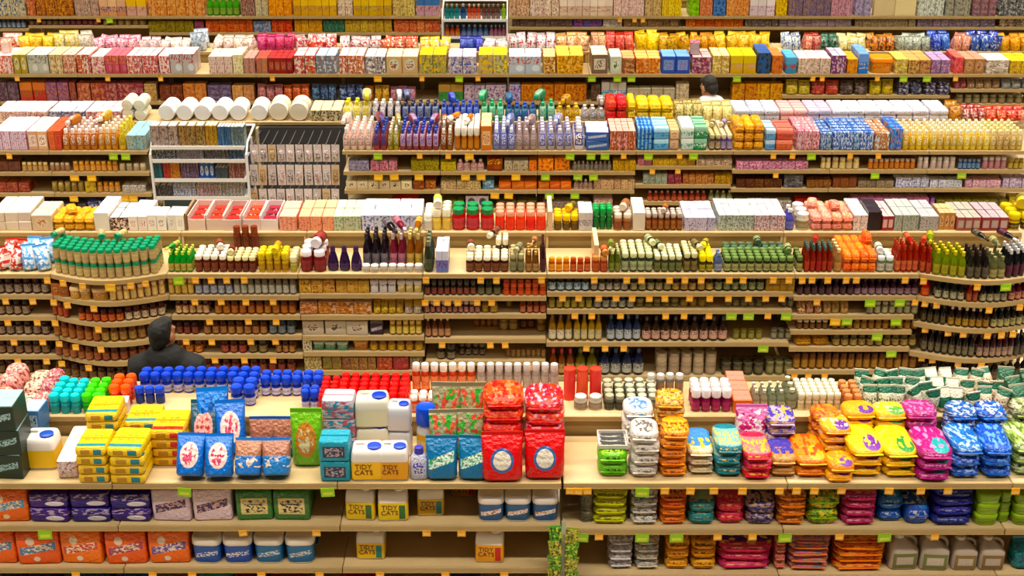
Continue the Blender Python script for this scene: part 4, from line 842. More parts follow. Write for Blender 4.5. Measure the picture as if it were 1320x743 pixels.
2g5 1073 1182 10 2 1 spread_jar J 0.097 - | bronze:504014,382c0c,a89058 | jar
2g6 1022 1182 16 2 1 spread_jar J 0.131 - | ochre-brown:744810,502c08,987030 | jar
2h2 1187 1199 1 1 1 sriracha_bottle B .15 - | red:b82818,c83020,d85838 | bottle
2h2 1203 1238 4 2 1 balsamic_bottle B .16 - | green-black:181c14,202018,b0a890 | bottle with pale label
2h2 1240 1254 2 2 1 sriracha_bottle B .15 - | brick:802410,983818,a86038 | bottle
2h2 1256 1292 4 2 1 balsamic_bottle B .16 - | black:141410,281c14,a89c80 | bottle with buff label
2h2 1294 1330 4 2 1 balsamic_bottle B .15 - | wine:481020,b06858,c08070 | bottle with pink label
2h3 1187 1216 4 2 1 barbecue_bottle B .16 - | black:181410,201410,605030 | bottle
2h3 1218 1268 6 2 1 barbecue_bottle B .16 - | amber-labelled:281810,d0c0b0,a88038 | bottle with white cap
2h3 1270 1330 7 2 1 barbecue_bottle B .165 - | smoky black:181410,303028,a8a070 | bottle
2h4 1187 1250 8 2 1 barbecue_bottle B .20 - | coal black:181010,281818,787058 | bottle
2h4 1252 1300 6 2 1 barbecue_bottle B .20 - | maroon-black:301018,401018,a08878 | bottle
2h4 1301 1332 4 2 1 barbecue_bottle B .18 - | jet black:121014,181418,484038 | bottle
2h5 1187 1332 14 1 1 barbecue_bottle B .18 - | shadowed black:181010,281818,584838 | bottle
# ---- third gondola, top shelf, then the upper deck behind it
3a1 -6 36 4 3 1 lotion_box C .19 .15 | lilac:d8b0c8,ece4f4,a87098,t | carton with pale top
3a1 37 62 2 2 1 soap_box C .19 .15 | peach:e0b090,f4ece8,b06840 | carton with white top
3b1 64 80 2 3 1 soap_box C .19 .15 | red:c85838,e06048,802818 | carton with scarlet top
3b1 81 126 5 3 1 shower_bottle S .20 .09 | amber:c88020,f4e8e0,985018 | bottle with white cap
3b1 127 152 3 4 1 shower_bottle S .21 .09 | gold:d8a018,f0e4d0,a86c10 | bottle with cream cap
3b1 153 163 1 3 1 shower_bottle S .23 .10 | yellow:e0c038,e8d058,a89020 | bottle
3b1 164 189 2 3 1 tissue_box C .15 .15 | grey-green:a8b0a0,90c0d0,788878,k | carton with bluish top
3aU -6 62 5 2 1 lotion_box C .10 .18 | white and peach:e0c0b0,f0e0dc,b88068,k | flat carton behind
3bU 64 110 3 2 1 soap_box C .10 .18 | slate:8088a8,d0d4e8,383848,k | flat carton behind
3bU 111 156 3 2 1 soap_box C .10 .18 | rose:c89090,e8d8d8,a05850,k | flat carton behind
3bU 157 189 2 2 2 towel_roll E .10 .26 | cream:e8e4d4,d8d4b8,c8c0a0 | wrapped roll behind
3cU 204 318 5 1 1 foam_bowl_pack E .17 .30 | white:f0eeec,dcd8d4,b0a8a0 | sleeve of foam bowls
3dU 322 345 1 1 1 foam_bowl_pack E .17 .30 | white:f0eeec,dcd8d4,b0a8a0 | sleeve of foam bowls at the end
3dU 346 398 2 1 1 foam_bowl_pack E .19 .30 | cream:ece4d0,d8ccb0,b0a080 | bigger sleeve of bowls
3dU 400 440 3 2 1 cup_pack C .11 .17 | black and tan:a89870,d8d0b0,282420,k | film pack of cups
3e1 442 480 4 3 1 shampoo_bottle S .21 .09 | white:f0dcd0,f8f0ec,c09080 | bottle
3e1 481 499 2 3 1 shampoo_bottle S .20 .09 | blue-topped:a04048,3048a0,582838 | red bottle
3e1 500 514 2 3 1 shampoo_bottle S .20 .09 | yellow-green:b8a030,e8dcc8,687020 | bottle
3e1 515 566 6 3 1 shampoo_bottle S .20 .09 | navy-topped:904048,2840a0,b898b0 | reddish bottle
3f1 568 584 2 3 1 shampoo_bottle S .20 .09 | brown:985028,e8dccc,603018 | bottle with pale cap
3f1 586 619 4 3 1 conditioner_bottle W .22 - | white-topped:b06828,f8f4ec,c88838 | amber bottle
3f1 620 634 1 2 1 hair_dye_box C .24 .14 | orange-tan:d07840,e8c8a0,a85020 | tall carton
3f1 635 664 3 3 1 shampoo_bottle S .21 .09 | blue and white:8888b8,e8ecf8,4858a8 | bottle
3f1 665 692 3 3 1 shampoo_bottle S .20 .09 | taupe:b09890,c8b8c0,806868 | bottle
3g1 694 738 4 3 1 shampoo_bottle S .20 .09 | grey-tan:b8a8a8,d8ccdc,4858a0 | bottle
3g1 739 754 1 3 1 shampoo_bottle S .22 .10 | white and navy:d8d0e0,f8f4f8,303070 | bottle
3g1 755 785 1 2 2 hair_dye_box C .09 .17 | blue:4068b0,d8d4e8,88a8d0,s | flat carton
3g1 786 819 4 3 1 hair_dye_box C .19 .10 | rust:b06840,e8b0a8,982820,k | carton
3eU 442 478 3 2 1 mouthwash_bottle S .19 .10 | yellow and white:e8e0c0,e8d840,c8c080 | bottle behind
3eU 479 566 9 2 1 mouthwash_bottle S .18 .10 | black and white:302c38,f0f0f0,a8a0a8;navy:283878,383c50,8088a8 | bottle behind
3fU 568 618 6 2 1 mouthwash_bottle S .17 .10 | deep blue:2038a0,2848b0,6070b8 | bottle behind
3fU 619 650 3 2 1 mouthwash_bottle S .18 .10 | green:209060,30a068,88c0a8 | bottle behind
3fU 651 692 4 2 1 mouthwash_bottle S .15 .10 | royal blue:3050a8,2848b0,306858 | bottle behind
3gU 694 716 2 2 1 mouthwash_bottle S .18 .10 | teal green:389070,30a068,98b0a0 | bottle behind
3gU 717 748 3 2 1 mouthwash_bottle S .14 .10 | golden:d8a820,e0b028,786018 | bottle behind
3gU 749 780 3 2 1 mouthwash_bottle S .12 .10 | tan and grey:b0a088,c8c0b8,686878 | bottle behind
3gU 781 808 2 2 2 wipes_bag G .10 .16 | red:d02820,d83028,a01818,k | bag behind
3gU 809 819 1 2 2 wipes_bag G .10 .16 | bright yellow:e8c818,f0d828,c89810,k | bag behind
3h1 821 862 2 2 2 cotton_pack D .11 .18 | bright blue:2068c0,88c0e8,1848a0,t;pale blue:68b0e0,b0dcf0,3888c8,h | soft pack
3h1 863 875 1 2 2 cotton_pack D .10 .18 | tan:d8b088,e8d0b0,b87850 | soft pack
3h1 877 911 2 2 2 cotton_pack D .115 .18 | white:d8ece8,e8f4f0,58a890,h;green:209860,98c8b0,e8f0e8,h | soft pack
3h1 914 944 4 3 1 lip_balm_jar J .15 - | dark and tan:484040,d0c090,c0a888;violet:584888,e0d0b0,b0a0b8 | small jar
3hU 821 868 3 2 2 wipes_bag G .09 .16 | lemon yellow:f0d018,f8e030,d8a010,k | bag behind
3hU 870 905 3 2 1 wipes_bag P .18 .12 | tan and olive:c8b478,d8c890,808048,k | pouch behind
3hU 906 944 3 2 1 wipes_bag P .16 .12 | cream yellow:e8d898,f0e4a8,c8b468,k | pouch behind
3i1 946 984 3 2 3 diaper_bag G .085 .17 | amber:e8a810,f0bc28,b86c10,k | bag
3i1 986 999 1 2 2 cotton_pack D .10 .16 | light blue:70a8e0,c0d8f0,4070c0,h | pack
3i1 1000 1022 1 2 2 cotton_pack D .10 .16 | coral red:d85848,e88070,a05030,h | pack
3i1 1026 1056 3 3 1 pad_pack D .19 .09 | red-flecked:d8a0a8,e8c8d0,b03058,k | floral pack
3i1 1057 1071 2 3 1 pad_pack D .17 .09 | blue:3060a8,98b0d8,d8e0f0,k | pack
3j1 1073 1125 6 3 1 pad_pack D .18 .09 | blue:2c60b0,98b4e0,d8e0f0,k | pack with white marks
3j1 1126 1146 2 3 1 pad_pack D .17 .09 | tan:c08858,d8dce8,986030,k | pack
3j1 1147 1162 2 3 1 pad_pack D .21 .10 | bright blue:2070d0,60a0e8,c07848,k | pack
3j1 1163 1197 4 4 1 baby_oil_bottle S .19 .08 | cream yellow:e0c048,f4ecc8,c8a030 | bottle with pale cap
3k1 1199 1318 14 4 1 baby_oil_bottle S .19 .08 | butter yellow:e0c858,f4eed0,b89848;lemon:e8d060,f4eed0,c8a840;pale gold:d0b868,ece8b0,b08868 | bottle with pale cap
3iU 946 1005 3 2 2 diaper_pack D .055 .18 | white and navy:c8ccdc,f0f0f4,282838,s | pack
3iU 1006 1040 2 2 2 diaper_pack D .055 .18 | pink and white:e8b0b0,f0e0e0,c86868,s | pack
3iU 1041 1071 2 2 2 diaper_pack D .055 .18 | lilac-white:d0c0d8,ece8f0,383040,s | pack
3jU 1073 1197 6 2 2 diaper_pack D .055 .18 | white and black:e4e0e8,f4f2f8,302c38,s;silver white:dcd8e4,f4f0f8,886890,s | pack
3kU 1199 1222 2 2 2 diaper_pack D .055 .18 | white-lilac:e0dce8,f4f2f8,9888a8,s | pack
3kU 1224 1240 1 2 1 teddy_pack P .15 .14 | golden brown:b88030,c89848,805018,k | pouch behind
3kU 1242 1270 3 2 1 wipes_bag P .13 .12 | dark red:982828,d0c0b8,a03828,k | pouch behind
3kU 1272 1325 4 2 1 wipes_bag P .11 .12 | scarlet and tan:d84038,d89870,b82828,k | pouch behind
# ---- third gondola lower shelves
3a2 -5 27 2 1 1 bar_soap_box C .10 .14 | dim brown:603020,784028,401c10,k | carton
3a2 28 62 5 1 1 cream_jar J .09 - | tan:a88048,d8c088,c8a070 | jar
3b2 64 90 4 1 1 cream_jar J .085 - | grey-tan:988068,c8b090,a06848 | jar
3b2 94 152 8 1 1 cream_jar J .10 - | orange-tan:c07828,d0a058,d8a860 | jar
3b2 153 188 4 1 1 cream_jar J .075 - | ivory:c8b898,e0d4b8,b09870 | jar
3a3 -5 38 3 1 1 bar_soap_box C .10 .14 | brick:903828,b06040,602018,k | carton
3b3 66 108 5 1 1 cream_jar J .10 - | khaki:a89050,c8b478,887038 | jar
3b3 110 124 1 1 1 bar_soap_box C .11 .14 | yellow:c8a828,d0b840,907818,k | carton
3b3 125 155 4 1 1 cream_jar J .10 - | orange-brown:b87430,c89048,c8a068 | jar
3b3 158 188 3 1 1 bar_soap_box C .07 .14 | pale grey:b8b0a8,d0ccc8,907868,k | carton
3a4 -5 62 5 1 1 hanger_box C .1 .14 | dark maroon:401820,502028,281014,k | carton
3b4 64 112 4 1 1 hanger_box C .09 .14 | dark slate:303040,606078,201c28,k | carton
3b4 114 188 6 1 1 hanger_box C .12 .14 | navy:202868,4050a0,c0c0d0,k | carton
3e2 449 476 2 1 1 razor_pack C .10 .12 | grey-blue:8880a0,a8a4b8,605878,k | carton
3e2 478 512 3 1 1 razor_pack C .10 .12 | pink:c07888,d8a0b0,983048,k | carton
3e2 530 566 4 1 2 razor_pack C .052 .12 | olive:988830,b8a840,585018,k | flat carton
3f2 568 588 2 1 1 razor_pack C .085 .12 | yellow:c8b030,d8c850,807018,k | carton
3f2 589 624 4 1 1 deodorant_stick S .11 .05 | white and pink:d8b8b0,f0e8e8,b85858 | stick
3f2 628 648 1 1 1 razor_pack C .12 .12 | brown-red:803018,a04820,d8a040,l | carton
3f2 650 681 3 1 1 razor_pack C .10 .12 | beige:b8a888,c8c0a8,806848,k | carton
3g2 694 734 2 1 1 vitamin_box C .125 .14 | bright orange:e88020,f09838,b04810,k | big carton
3f2 682 692 1 1 1 vitamin_box C .10 .14 | bright orange:e88020,f09838,b04810,k | carton
3g2 738 788 9 1 1 deodorant_stick S .09 .05 | grey and tan:a89880,b8b0a8,585048 | small stick
3g2 790 819 4 1 1 vitamin_box C .10 .10 | golden:c8981c,d8b038,806010,k | small carton
3e3 446 531 6 1 1 toothpaste_box C .085 .16 | cream:e0d0a8,e8dcbc,382820,o | box with black mark
3e3 533 562 2 1 1 toothpaste_box C .09 .14 | brown-red:804020,a06030,d08048,k | box
3f3 568 620 5 1 1 toothpaste_box C .085 .14 | mixed cream:c8b480,d8cca0,a05838,k | box
3f3 622 637 1 1 1 toothpaste_box C .09 .14 | blue:4880a8,80a8c8,d0dce0,k | box
3f3 643 692 3 1 1 toothpaste_box C .08 .14 | orange:e07018,e88830,d8a868,s | slanted-print box
3g3 694 736 3 1 1 toothpaste_box C .08 .14 | orange:e07018,e88830,d8a868,s | slanted-stripe box
3g3 740 764 4 1 1 deodorant_stick S .10 .05 | ivory:d8c0a8,e8dcd0,905840 | little stick
3g3 765 818 6 1 1 toothpaste_box C .10 .12 | tan-striped:c8a078,d8bc98,804828,t | box
3e4 449 478 2 1 1 hanger_box C .06 .14 | grey-white:b0a4b0,d0ccd0,605860,k | carton
3e4 481 506 1 1 1 hanger_box C .10 .14 | tan:a07c38,b89850,604818,k | carton
3e4 508 540 1 1 1 hanger_box C .10 .14 | scarlet:d03828,e04838,b02820,k | carton
3f4 570 598 3 1 1 hanger_box C .08 .14 | olive:706c28,888838,484018,k | carton
3f4 600 630 2 1 1 hanger_box C .13 .14 | white and dark:d0c8d8,605068,302838,o | carton
3f4 640 692 4 1 1 hanger_box C .08 .14 | dark olive:584c20,706830,382c14,k | carton
3g4 700 760 5 1 1 hanger_box C .07 .14 | grey and brown:887868,a89888,504030,k | carton
3g4 765 790 2 1 1 hanger_box C .10 .14 | rosy white:d0a8a0,e0c8c0,a07068,k | carton
3h2 822 840 2 1 1 gum_box C .065 .14 | pink:c87888,d898a8,a04858,k | low box
3h2 841 896 5 1 1 gum_box C .065 .14 | yellow-tan:c8a038,d8b858,a06828,k | low box
3h2 897 944 4 1 1 gum_box C .06 .14 | tan and white:b89878,e0d4c0,885840,k | low box
3h3 829 860 4 1 1 film_box C .10 .12 | grey-green:98a090,b0b8a8,688070,k | box
3h3 861 878 2 1 1 film_box C .10 .12 | maroon:802030,983848,b07070,k | box
3h3 880 920 5 1 1 film_box C .10 .12 | russet:a05828,b87840,c09868,k | box
3h3 921 944 3 1 1 film_box C .09 .12 | gold:b08828,c8a040,805818,k | box
3h4 834 911 10 1 1 nail_polish_bottle B .095 - | red-brown:983828,c8a0a0,b86848 | tiny bottle
3h4 913 944 4 1 1 nail_polish_bottle B .10 - | olive and grey:707848,a8a49c,b0a890 | tiny bottle
3i2 949 1042 11 1 1 cotton_box C .08 .12 | magenta:b84878,d898b8,e8d0e0,k | box
3i2 1058 1071 2 1 1 cotton_swab_jar J .11 - | cream:c8a868,e8dcb8,e0d0a0 | jar
3j2 1073 1108 4 1 1 cotton_swab_jar J .11 - | cream:c8a868,e8dcb8,e0d0a0 | jar by brown ones
3j2 1119 1180 9 1 1 cotton_swab_jar J .10 - | orange-brown:b86828,d0b8a8,c08040 | jar
3j2 1183 1197 2 1 1 cotton_swab_jar J .115 - | white:d8ccc4,ece8e4,c0a8a0 | jar
3k2 1199 1232 4 1 1 cotton_swab_jar J .115 - | white:d8ccc4,ece8e4,c0a8a0 | jar beside blue ones
3k2 1235 1264 5 1 1 cotton_swab_jar J .10 - | blue:305080,8090b0,7898c0 | jar
3k2 1266 1298 4 1 1 cotton_swab_jar J .115 - | pinkish white:b88890,e0d4d8,b07880 | jar
3k2 1300 1320 3 1 1 cotton_swab_jar J .10 - | brassy:907830,b09848,c0a860 | jar
3i3 949 1008 5 1 1 brush_box C .09 .12 | dark brown:482010,583018,784820,k | box
3i3 1010 1035 1 1 1 brush_box C .12 .12 | dark grey:585860,88848c,302c34,k | box
3i3 1040 1071 3 1 1 brush_box C .08 .12 | brown:683418,805028,a07840,k | box
3j3 1073 1104 3 1 1 brush_box C .10 .12 | chestnut:804020,905028,583018,k | box
3j3 1106 1152 4 1 1 brush_box C .07 .12 | taupe:887860,a09078,685040,k | box
3j3 1154 1197 4 1 1 brush_box C .10 .12 | bluish white:b8bcd8,e0e0ec,6870a8,k | box
3k3 1199 1240 4 1 1 brush_box C .08 .12 | pale blue:c8ccdc,e4e4ec,8088b0,k | box
3k3 1244 1290 5 1 1 brush_box C .08 .12 | pink:b87090,d8b0c0,e0d0d8,k | box
3k3 1292 1325 4 1 1 brush_box C .10 .12 | lilac:9880a8,b8a8c8,d8d0e0,k | box
3i4 949 1020 7 1 1 sewing_box C .08 .12 | ash:989088,c0b8b0,686058,k | box
3i4 1024 1056 3 1 1 sewing_box C .10 .12 | red:902018,a83020,701810,k | box
3j4 1098 1197 10 1 1 hair_clip_box C .11 .12 | purple-pink:b06098,c898c0,e8c8e0,b | box
3k4 1199 1204 1 1 1 hair_clip_box C .11 .12 | purple:805090,9868a8,c8a8d0,b | box
3k4 1206 1298 8 1 1 sewing_box C .09 .12 | olive:686020,888030,383010,k | box
3k4 1300 1325 2 1 1 sewing_box C .12 .12 | acid yellow:c8b818,d8c828,988810,k | box
# ---- fourth gondola
4b1 -3 18 2 3 1 cereal_box C .21 .12 | red and white:d8a898,f0dcd8,d83020,k | carton
4b1 19 36 2 3 1 cereal_box C .22 .12 | gold-green:b0a040,e0d8b0,787828,o | carton
4b1 37 64 2 3 1 cereal_box C .22 .12 | silver:b8bcb4,d8d4d4,706860,l | carton with round mark
4b1 65 82 2 3 1 cereal_box C .22 .12 | wheat:c8b080,e8d8b0,988050,k | carton
4b1 83 99 2 3 1 cereal_box C .22 .12 | tan:c89878,e8d0c0,b04830,k | carton
4c1 101 118 2 3 1 cereal_box C .22 .12 | orange-red:c86040,e8d8d0,a03020,k | carton
4c1 119 136 1 3 1 cereal_box C .20 .12 | pale pink:e0b0a8,f0dcd8,b85868,k | carton
4c1 137 164 3 3 1 snack_box C .21 .12 | rose red:c05060,c87080,e0a058,l | carton
4c1 165 204 4 3 1 snack_box C .21 .12 | pink and red:d07870,ecd8d8,b03040,k | carton with white top
4d1 206 219 1 3 1 snack_box C .21 .12 | white and red:e0ccc8,f0e0dc,c84058,k | carton
4d1 220 252 2 2 1 snack_box C .23 .16 | silvery:c0b8b8,d8e4ec,b03040,l | carton with red flower
4d1 270 300 3 3 1 oatmeal_box C .20 .12 | cream pink:e8ccc0,f0e0d8,c09080,t | carton
4d1 301 314 1 3 1 oatmeal_box C .22 .12 | pale yellow:e8dcb0,f0e8cc,c8b880,k | carton
4d1 315 329 2 3 1 oatmeal_box C .18 .12 | tan and rose:c09080,d09890,888058,k | carton
4e1 331 345 2 3 1 oatmeal_box C .18 .12 | tan and scarlet:b88068,d05850,888058,k | carton
4e1 346 378 4 3 1 bran_box C .18 .12 | dark red:8c2c24,a83838,b09068,p | carton
4e1 380 407 2 3 1 bran_box C .21 .12 | bright red:c85040,f0d8d4,b08858,k | carton
4e1 408 434 2 3 1 bran_box C .21 .12 | slate blue:708898,c0d0e0,986858,k | carton
4f1 438 470 3 3 1 granola_box C .21 .12 | rust and cream:c88058,f0e4dc,b83838,k | carton
4f1 471 497 2 3 1 granola_box C .20 .12 | grey:a89c98,f0ecec,585868,k | carton
4f1 498 539 2 3 1 granola_box C .20 .12 | round-faced:d8b888,d8e0c8,a04828,o | green and tan carton
4g1 541 576 2 3 1 honey_cereal_box C .22 .12 | yellow-topped:b0a868,e8c028,788050,k | carton
4g1 578 614 2 3 1 honey_cereal_box C .20 .12 | lilac blue:b8a8b8,e0d8e0,5868a8,k | carton
4g1 617 654 2 3 1 honey_cereal_box C .22 .12 | canary-topped:c8b888,f0cc30,889060,k | carton
4h1 656 698 2 3 1 corn_flake_box C .20 .12 | white and blue:b8c8d8,e0e8f0,c85040,l | carton
4h1 700 716 1 3 1 corn_flake_box C .20 .12 | tan:c89858,e8cc98,985020,k | carton
4h1 717 752 2 2 1 corn_flake_box C .21 .15 | orange:e0a038,f0c068,a8702c,k | carton
4i1 762 783 1 2 1 tea_chest_box C .22 .14 | dark-pictured:806c58,e8dcc8,584838,p | white carton
4i1 786 801 1 3 1 tea_chest_box C .20 .12 | green tree:d0d4c0,e8e4d0,488048,o | cream carton
4i1 802 818 1 3 1 tea_chest_box C .18 .12 | red-brown:a85c38,d8a878,807840,k | carton
4i1 819 851 2 3 1 tea_chest_box C .18 .12 | orange:d88038,e8b478,b85820,k | carton
4i1 853 889 2 2 1 toaster_pastry_box C .20 .16 | blue and purple:3858b0,78a8d8,904088,p | carton
4j1 892 917 2 3 1 toaster_pastry_box C .19 .13 | maroon:803050,c8b0b0,b06880,k | carton
4j1 918 940 2 3 1 toaster_pastry_box C .21 .12 | straw yellow:d0b060,f0e4a8,c09848,k | carton
4j1 941 974 2 3 1 toaster_pastry_box C .21 .12 | egg yellow:d8b030,e0c848,d0a888,h | carton
4j1 976 993 1 3 1 toaster_pastry_box C .24 .14 | navy:405068,3058a0,202838,k | carton
4j1 994 1008 1 3 1 toaster_pastry_box C .21 .12 | orange-brown:d08838,e88858,a86020,k | carton
4k1 1012 1026 1 3 1 instant_soup_box C .19 .12 | blue and red:4890c0,60a8d8,b84838,h | carton
4k1 1028 1070 3 3 1 instant_soup_box C .18 .12 | pinkish white:d8bcb0,ecd8d8,a89868,k | carton
4k1 1071 1090 2 3 1 instant_soup_box C .21 .12 | purple:684078,d0c0d0,983858,k | carton
4k1 1091 1105 1 3 1 instant_soup_box C .17 .12 | orange:e09828,e8a838,a86818,k | carton
4k1 1106 1119 1 2 1 instant_soup_box C .23 .14 | bright blue:3880d0,70a0e0,b0b0b8,h | carton
4l1 1122 1152 1 1 1 drink_mix_tub T .17 .25 | orange:d88828,f09028,b06018 | big tub
4l1 1153 1169 1 3 1 drink_mix_box C .17 .12 | yellow-tan:c8b068,f0d878,988848,k | carton
4l1 1170 1199 2 2 1 drink_mix_box C .16 .14 | brown:b08850,d0a068,784c20,k | carton
4l1 1200 1224 2 3 1 drink_mix_box C .16 .12 | violet:786888,b898c0,a04890,k | carton
4m1 1229 1241 1 3 1 drink_mix_box C .19 .12 | pinkish red:d85050,e87068,b03858,k | carton
4m1 1242 1268 2 3 1 drink_mix_box C .17 .12 | brown-tan:a87848,c89880,785028,o | carton
4m1 1270 1300 1 2 1 drink_mix_box C .16 .16 | silver-white:c0b4a0,e8e0e0,908478,k | wide carton
4m1 1301 1330 2 3 1 drink_mix_box C .15 .12 | golden:c8a840,e0c050,a87828,k | carton
4bU -3 22 1 2 1 popcorn_bag P .17 .12 | red-white:e0b0a0,f0d8d0,d82820,k | bag behind
4bU 24 68 3 2 1 popcorn_bag P .17 .12 | golden yellow:e8b838,f0d058,d09828,k | bag behind
4bU 70 98 2 2 1 popcorn_bag P .20 .12 | yellow-white:e0d080,f0e8c8,c8b050,k | bag behind
4cU 101 118 1 2 1 popcorn_bag P .20 .12 | white:e8e0d0,f0ece4,c0b8a8,k | bag behind
4cU 121 178 4 2 1 popcorn_bag P .15 .12 | pink:e0a8b8,f0d0dc,b85070,k | bag behind
4cU 180 204 2 2 1 popcorn_bag P .13 .12 | pinkish white:e8d4d4,f0e4e4,c890a0,k | bag behind
4dU 206 245 3 2 1 marshmallow_bag P .12 .12 | creamy white:ece0d8,f0e8e4,c8a8a0,k | bag behind
4dU 247 266 1 2 1 marshmallow_bag P .22 .13 | silver blue:b8c8d8,d8e4f0,8898a8,k | tall bag behind
4dU 272 328 4 2 1 marshmallow_bag P .15 .12 | white and peach:e8d4c8,f0e4dc,c09888,k | bag behind
4eU 331 378 4 2 1 marshmallow_bag P .17 .12 | magenta and red:c03878,c85878,b02830,k | bag behind
4eU 380 432 4 2 1 marshmallow_bag P .16 .12 | white and scarlet:e8d8d8,d85048,c83838,k | bag behind
4fU 437 490 4 2 1 marshmallow_bag P .14 .12 | white and crimson:ecdcdc,f0e8e8,c03038,k | bag behind
4fU 492 538 3 2 1 marshmallow_bag P .14 .12 | red and cream:d06048,e8e0c8,b83828,k | bag behind
4gU 541 580 3 2 1 bean_bag P .13 .12 | gold and white:e8c850,f0e8d8,d8a828,k | bag behind
4gU 592 622 3 2 1 bean_bag P .14 .12 | indigo:2838a0,3848b0,5868b8,k | bag behind
4gU 624 653 2 2 1 bean_bag P .11 .12 | pinkish white:ecdce0,f4ecec,c8a8b0,k | bag behind
4hU 656 715 5 2 1 bean_bag P .18 .12 | white and red:e8e0e4,f0ecf0,b83838,k | bag behind
4hU 717 758 3 2 1 bean_bag P .18 .12 | tan and white:e0b478,f0dcc8,c89048,k | bag behind
4iU 762 780 2 2 1 chip_bag P .18 .12 | peach:e0b088,e8ccb0,b87848,k | bag behind
4iU 781 818 3 2 1 chip_bag P .19 .12 | red:d04838,e08070,c03858,k | bag behind
4iU 820 848 2 2 1 chip_bag P .21 .12 | vivid yellow:f0d010,f8e030,d8a810,k | bag behind
4iU 849 888 3 2 1 chip_bag P .18 .12 | amber yellow:e0b028,e8c448,a87c18,k | bag behind
4jU 892 922 3 2 1 chip_bag P .18 .12 | orange-yellow:e0a028,e8b438,b07018,k | bag behind
4jU 924 994 5 2 1 chip_bag P .19 .12 | sunny yellow:f0c828,f4dc68,d89c18,k | bag behind
4kU 1011 1034 2 2 1 chip_bag P .18 .12 | white and blue:c8d0d8,f0f0e8,4870a8,k | bag behind
4kU 1036 1058 2 2 1 chip_bag P .18 .12 | red and tan:b84840,d09080,c8a080,k | bag behind
4kU 1060 1080 2 2 1 chip_bag P .17 .12 | green and black:488870,282c28,a8b8a8,k | bag behind
4kU 1081 1118 3 2 1 chip_bag P .17 .12 | yellow-white:e0d890,f0e8d0,b8a868,k | bag behind
4lU 1121 1154 3 2 1 chip_bag P .17 .12 | dark-topped:d89848,403028,c86838,k | orange bag behind
4lU 1155 1200 4 2 1 chip_bag P .17 .12 | silver green:a8b0a0,d0d8d4,788878,k | bag behind
4lU 1201 1226 2 2 1 chip_bag P .20 .12 | royal blue:2848b0,4068c8,88a0d8,k | bag behind
4mU 1229 1250 2 2 1 chip_bag P .18 .12 | rosy tan:d89080,e0b8a8,b06850,k | bag behind
4mU 1251 1288 3 2 1 chip_bag P .20 .12 | ultramarine:2840a8,4060c0,c8d0e8,k | bag behind
4mU 1290 1330 3 2 1 chip_bag P .17 .12 | orange and yellow:e0a040,e8c050,d08030,k | bag behind
4b2 -3 25 2 1 1 pancake_mix_box C .22 .14 | dark purple:503048,705868,382030,k | carton
4b2 27 60 2 1 1 pancake_mix_box C .22 .14 | red-orange:b84020,c87838,687020,h | carton
4b2 61 90 2 1 1 pancake_mix_box C .22 .14 | purple:784068,905880,b07050,k | carton
4b2 91 99 1 1 1 pancake_mix_box C .22 .14 | brick:883830,a05848,683020,k | carton
4c2 101 186 5 1 1 pancake_mix_box C .21 .14 | brick red:903830,a85848,c08058,k;maroon:802838,985060,b07868,k | carton
4c2 187 203 1 1 1 pancake_mix_box C .20 .14 | tan:b89058,c8a878,887048,k | carton
4d2 207 236 2 1 1 pancake_mix_box C .18 .14 | dark red:703020,885038,502018,k | carton
4d2 237 267 2 1 1 pancake_mix_box C .20 .14 | orange-tan:c08048,d09858,b06030,k | carton
4d2 268 299 2 1 1 pancake_mix_box C .18 .14 | violet:685068,8078a0,503c58,k | carton
4d2 300 328 2 1 1 pancake_mix_box C .18 .14 | peach-tan:b88858,c89c70,b86838,k | carton
4e2 332 365 3 1 1 rice_bag P .19 .12 | dull pink:a86060,b88080,803848,k | bag
4e2 366 399 3 1 1 rice_bag P .19 .12 | orange:c86028,d88048,a03818,k | bag
4e2 402 434 3 1 1 rice_bag P .20 .12 | blue and black:304870,6080a8,202030,k | bag
4f2 437 469 3 1 1 rice_bag P .20 .12 | navy and white:283868,8090c0,181c38,k | bag
4f2 470 482 1 1 1 rice_bag P .18 .12 | rust:b06830,c88848,783818,k | bag
4f2 483 502 2 1 1 rice_bag P .18 .12 | yellow:c8a040,d8b050,a07028,k | bag
4f2 503 536 3 1 1 rice_bag P .17 .12 | mauve pink:b07890,c898a8,a04858,k | bag
4g2 565 597 2 1 1 muffin_mix_box C .19 .14 | green and tan:488850,a88848,286840,h | carton
4g2 598 653 4 1 1 muffin_mix_box C .18 .14 | lilac:b098a8,c8b8c8,604880,k | carton
4h2 656 671 1 1 1 muffin_mix_box C .19 .14 | lilac-blue:a890b0,b8b0d0,5050a0,k | carton
4h2 672 756 6 1 1 muffin_mix_box C .19 .14 | orange-brown:b87028,c88838,984018,k | carton
4i2 762 774 1 1 1 cake_mix_box C .19 .14 | dark brown:503828,685048,382418,k | carton
4i2 775 807 3 1 1 cake_mix_box C .22 .14 | teal:3888a8,b8b0a8,d8d0c8,h | carton
4i2 808 870 4 1 1 cake_mix_box C .15 .14 | whitish:b0a488,c8c0a8,887858,p | carton
4i2 871 888 1 1 1 cake_mix_box C .20 .14 | pale tan:b8a488,d0c0a8,908068,k | carton
4j2 943 1008 4 1 1 cake_mix_box C .20 .14 | amber:c88818,d89c28,986010,k | carton
4k2 1013 1045 2 1 1 pretzel_bag P .17 .14 | yellow and tan:c0a830,d0c060,a08840,k | bag
4k2 1046 1082 2 1 1 pretzel_bag P .17 .14 | red:b84030,c87058,983028,k | bag
4k2 1083 1119 2 1 1 pretzel_bag P .16 .14 | dark:483830,807068,302420,k | bag
4l2 1121 1152 2 1 1 pretzel_bag P .17 .14 | bright yellow:c8b018,d8c438,888020,k | bag
4l2 1156 1225 4 1 1 pretzel_bag P .17 .14 | navy:181c40,484c70,a8a0a8,k | bag
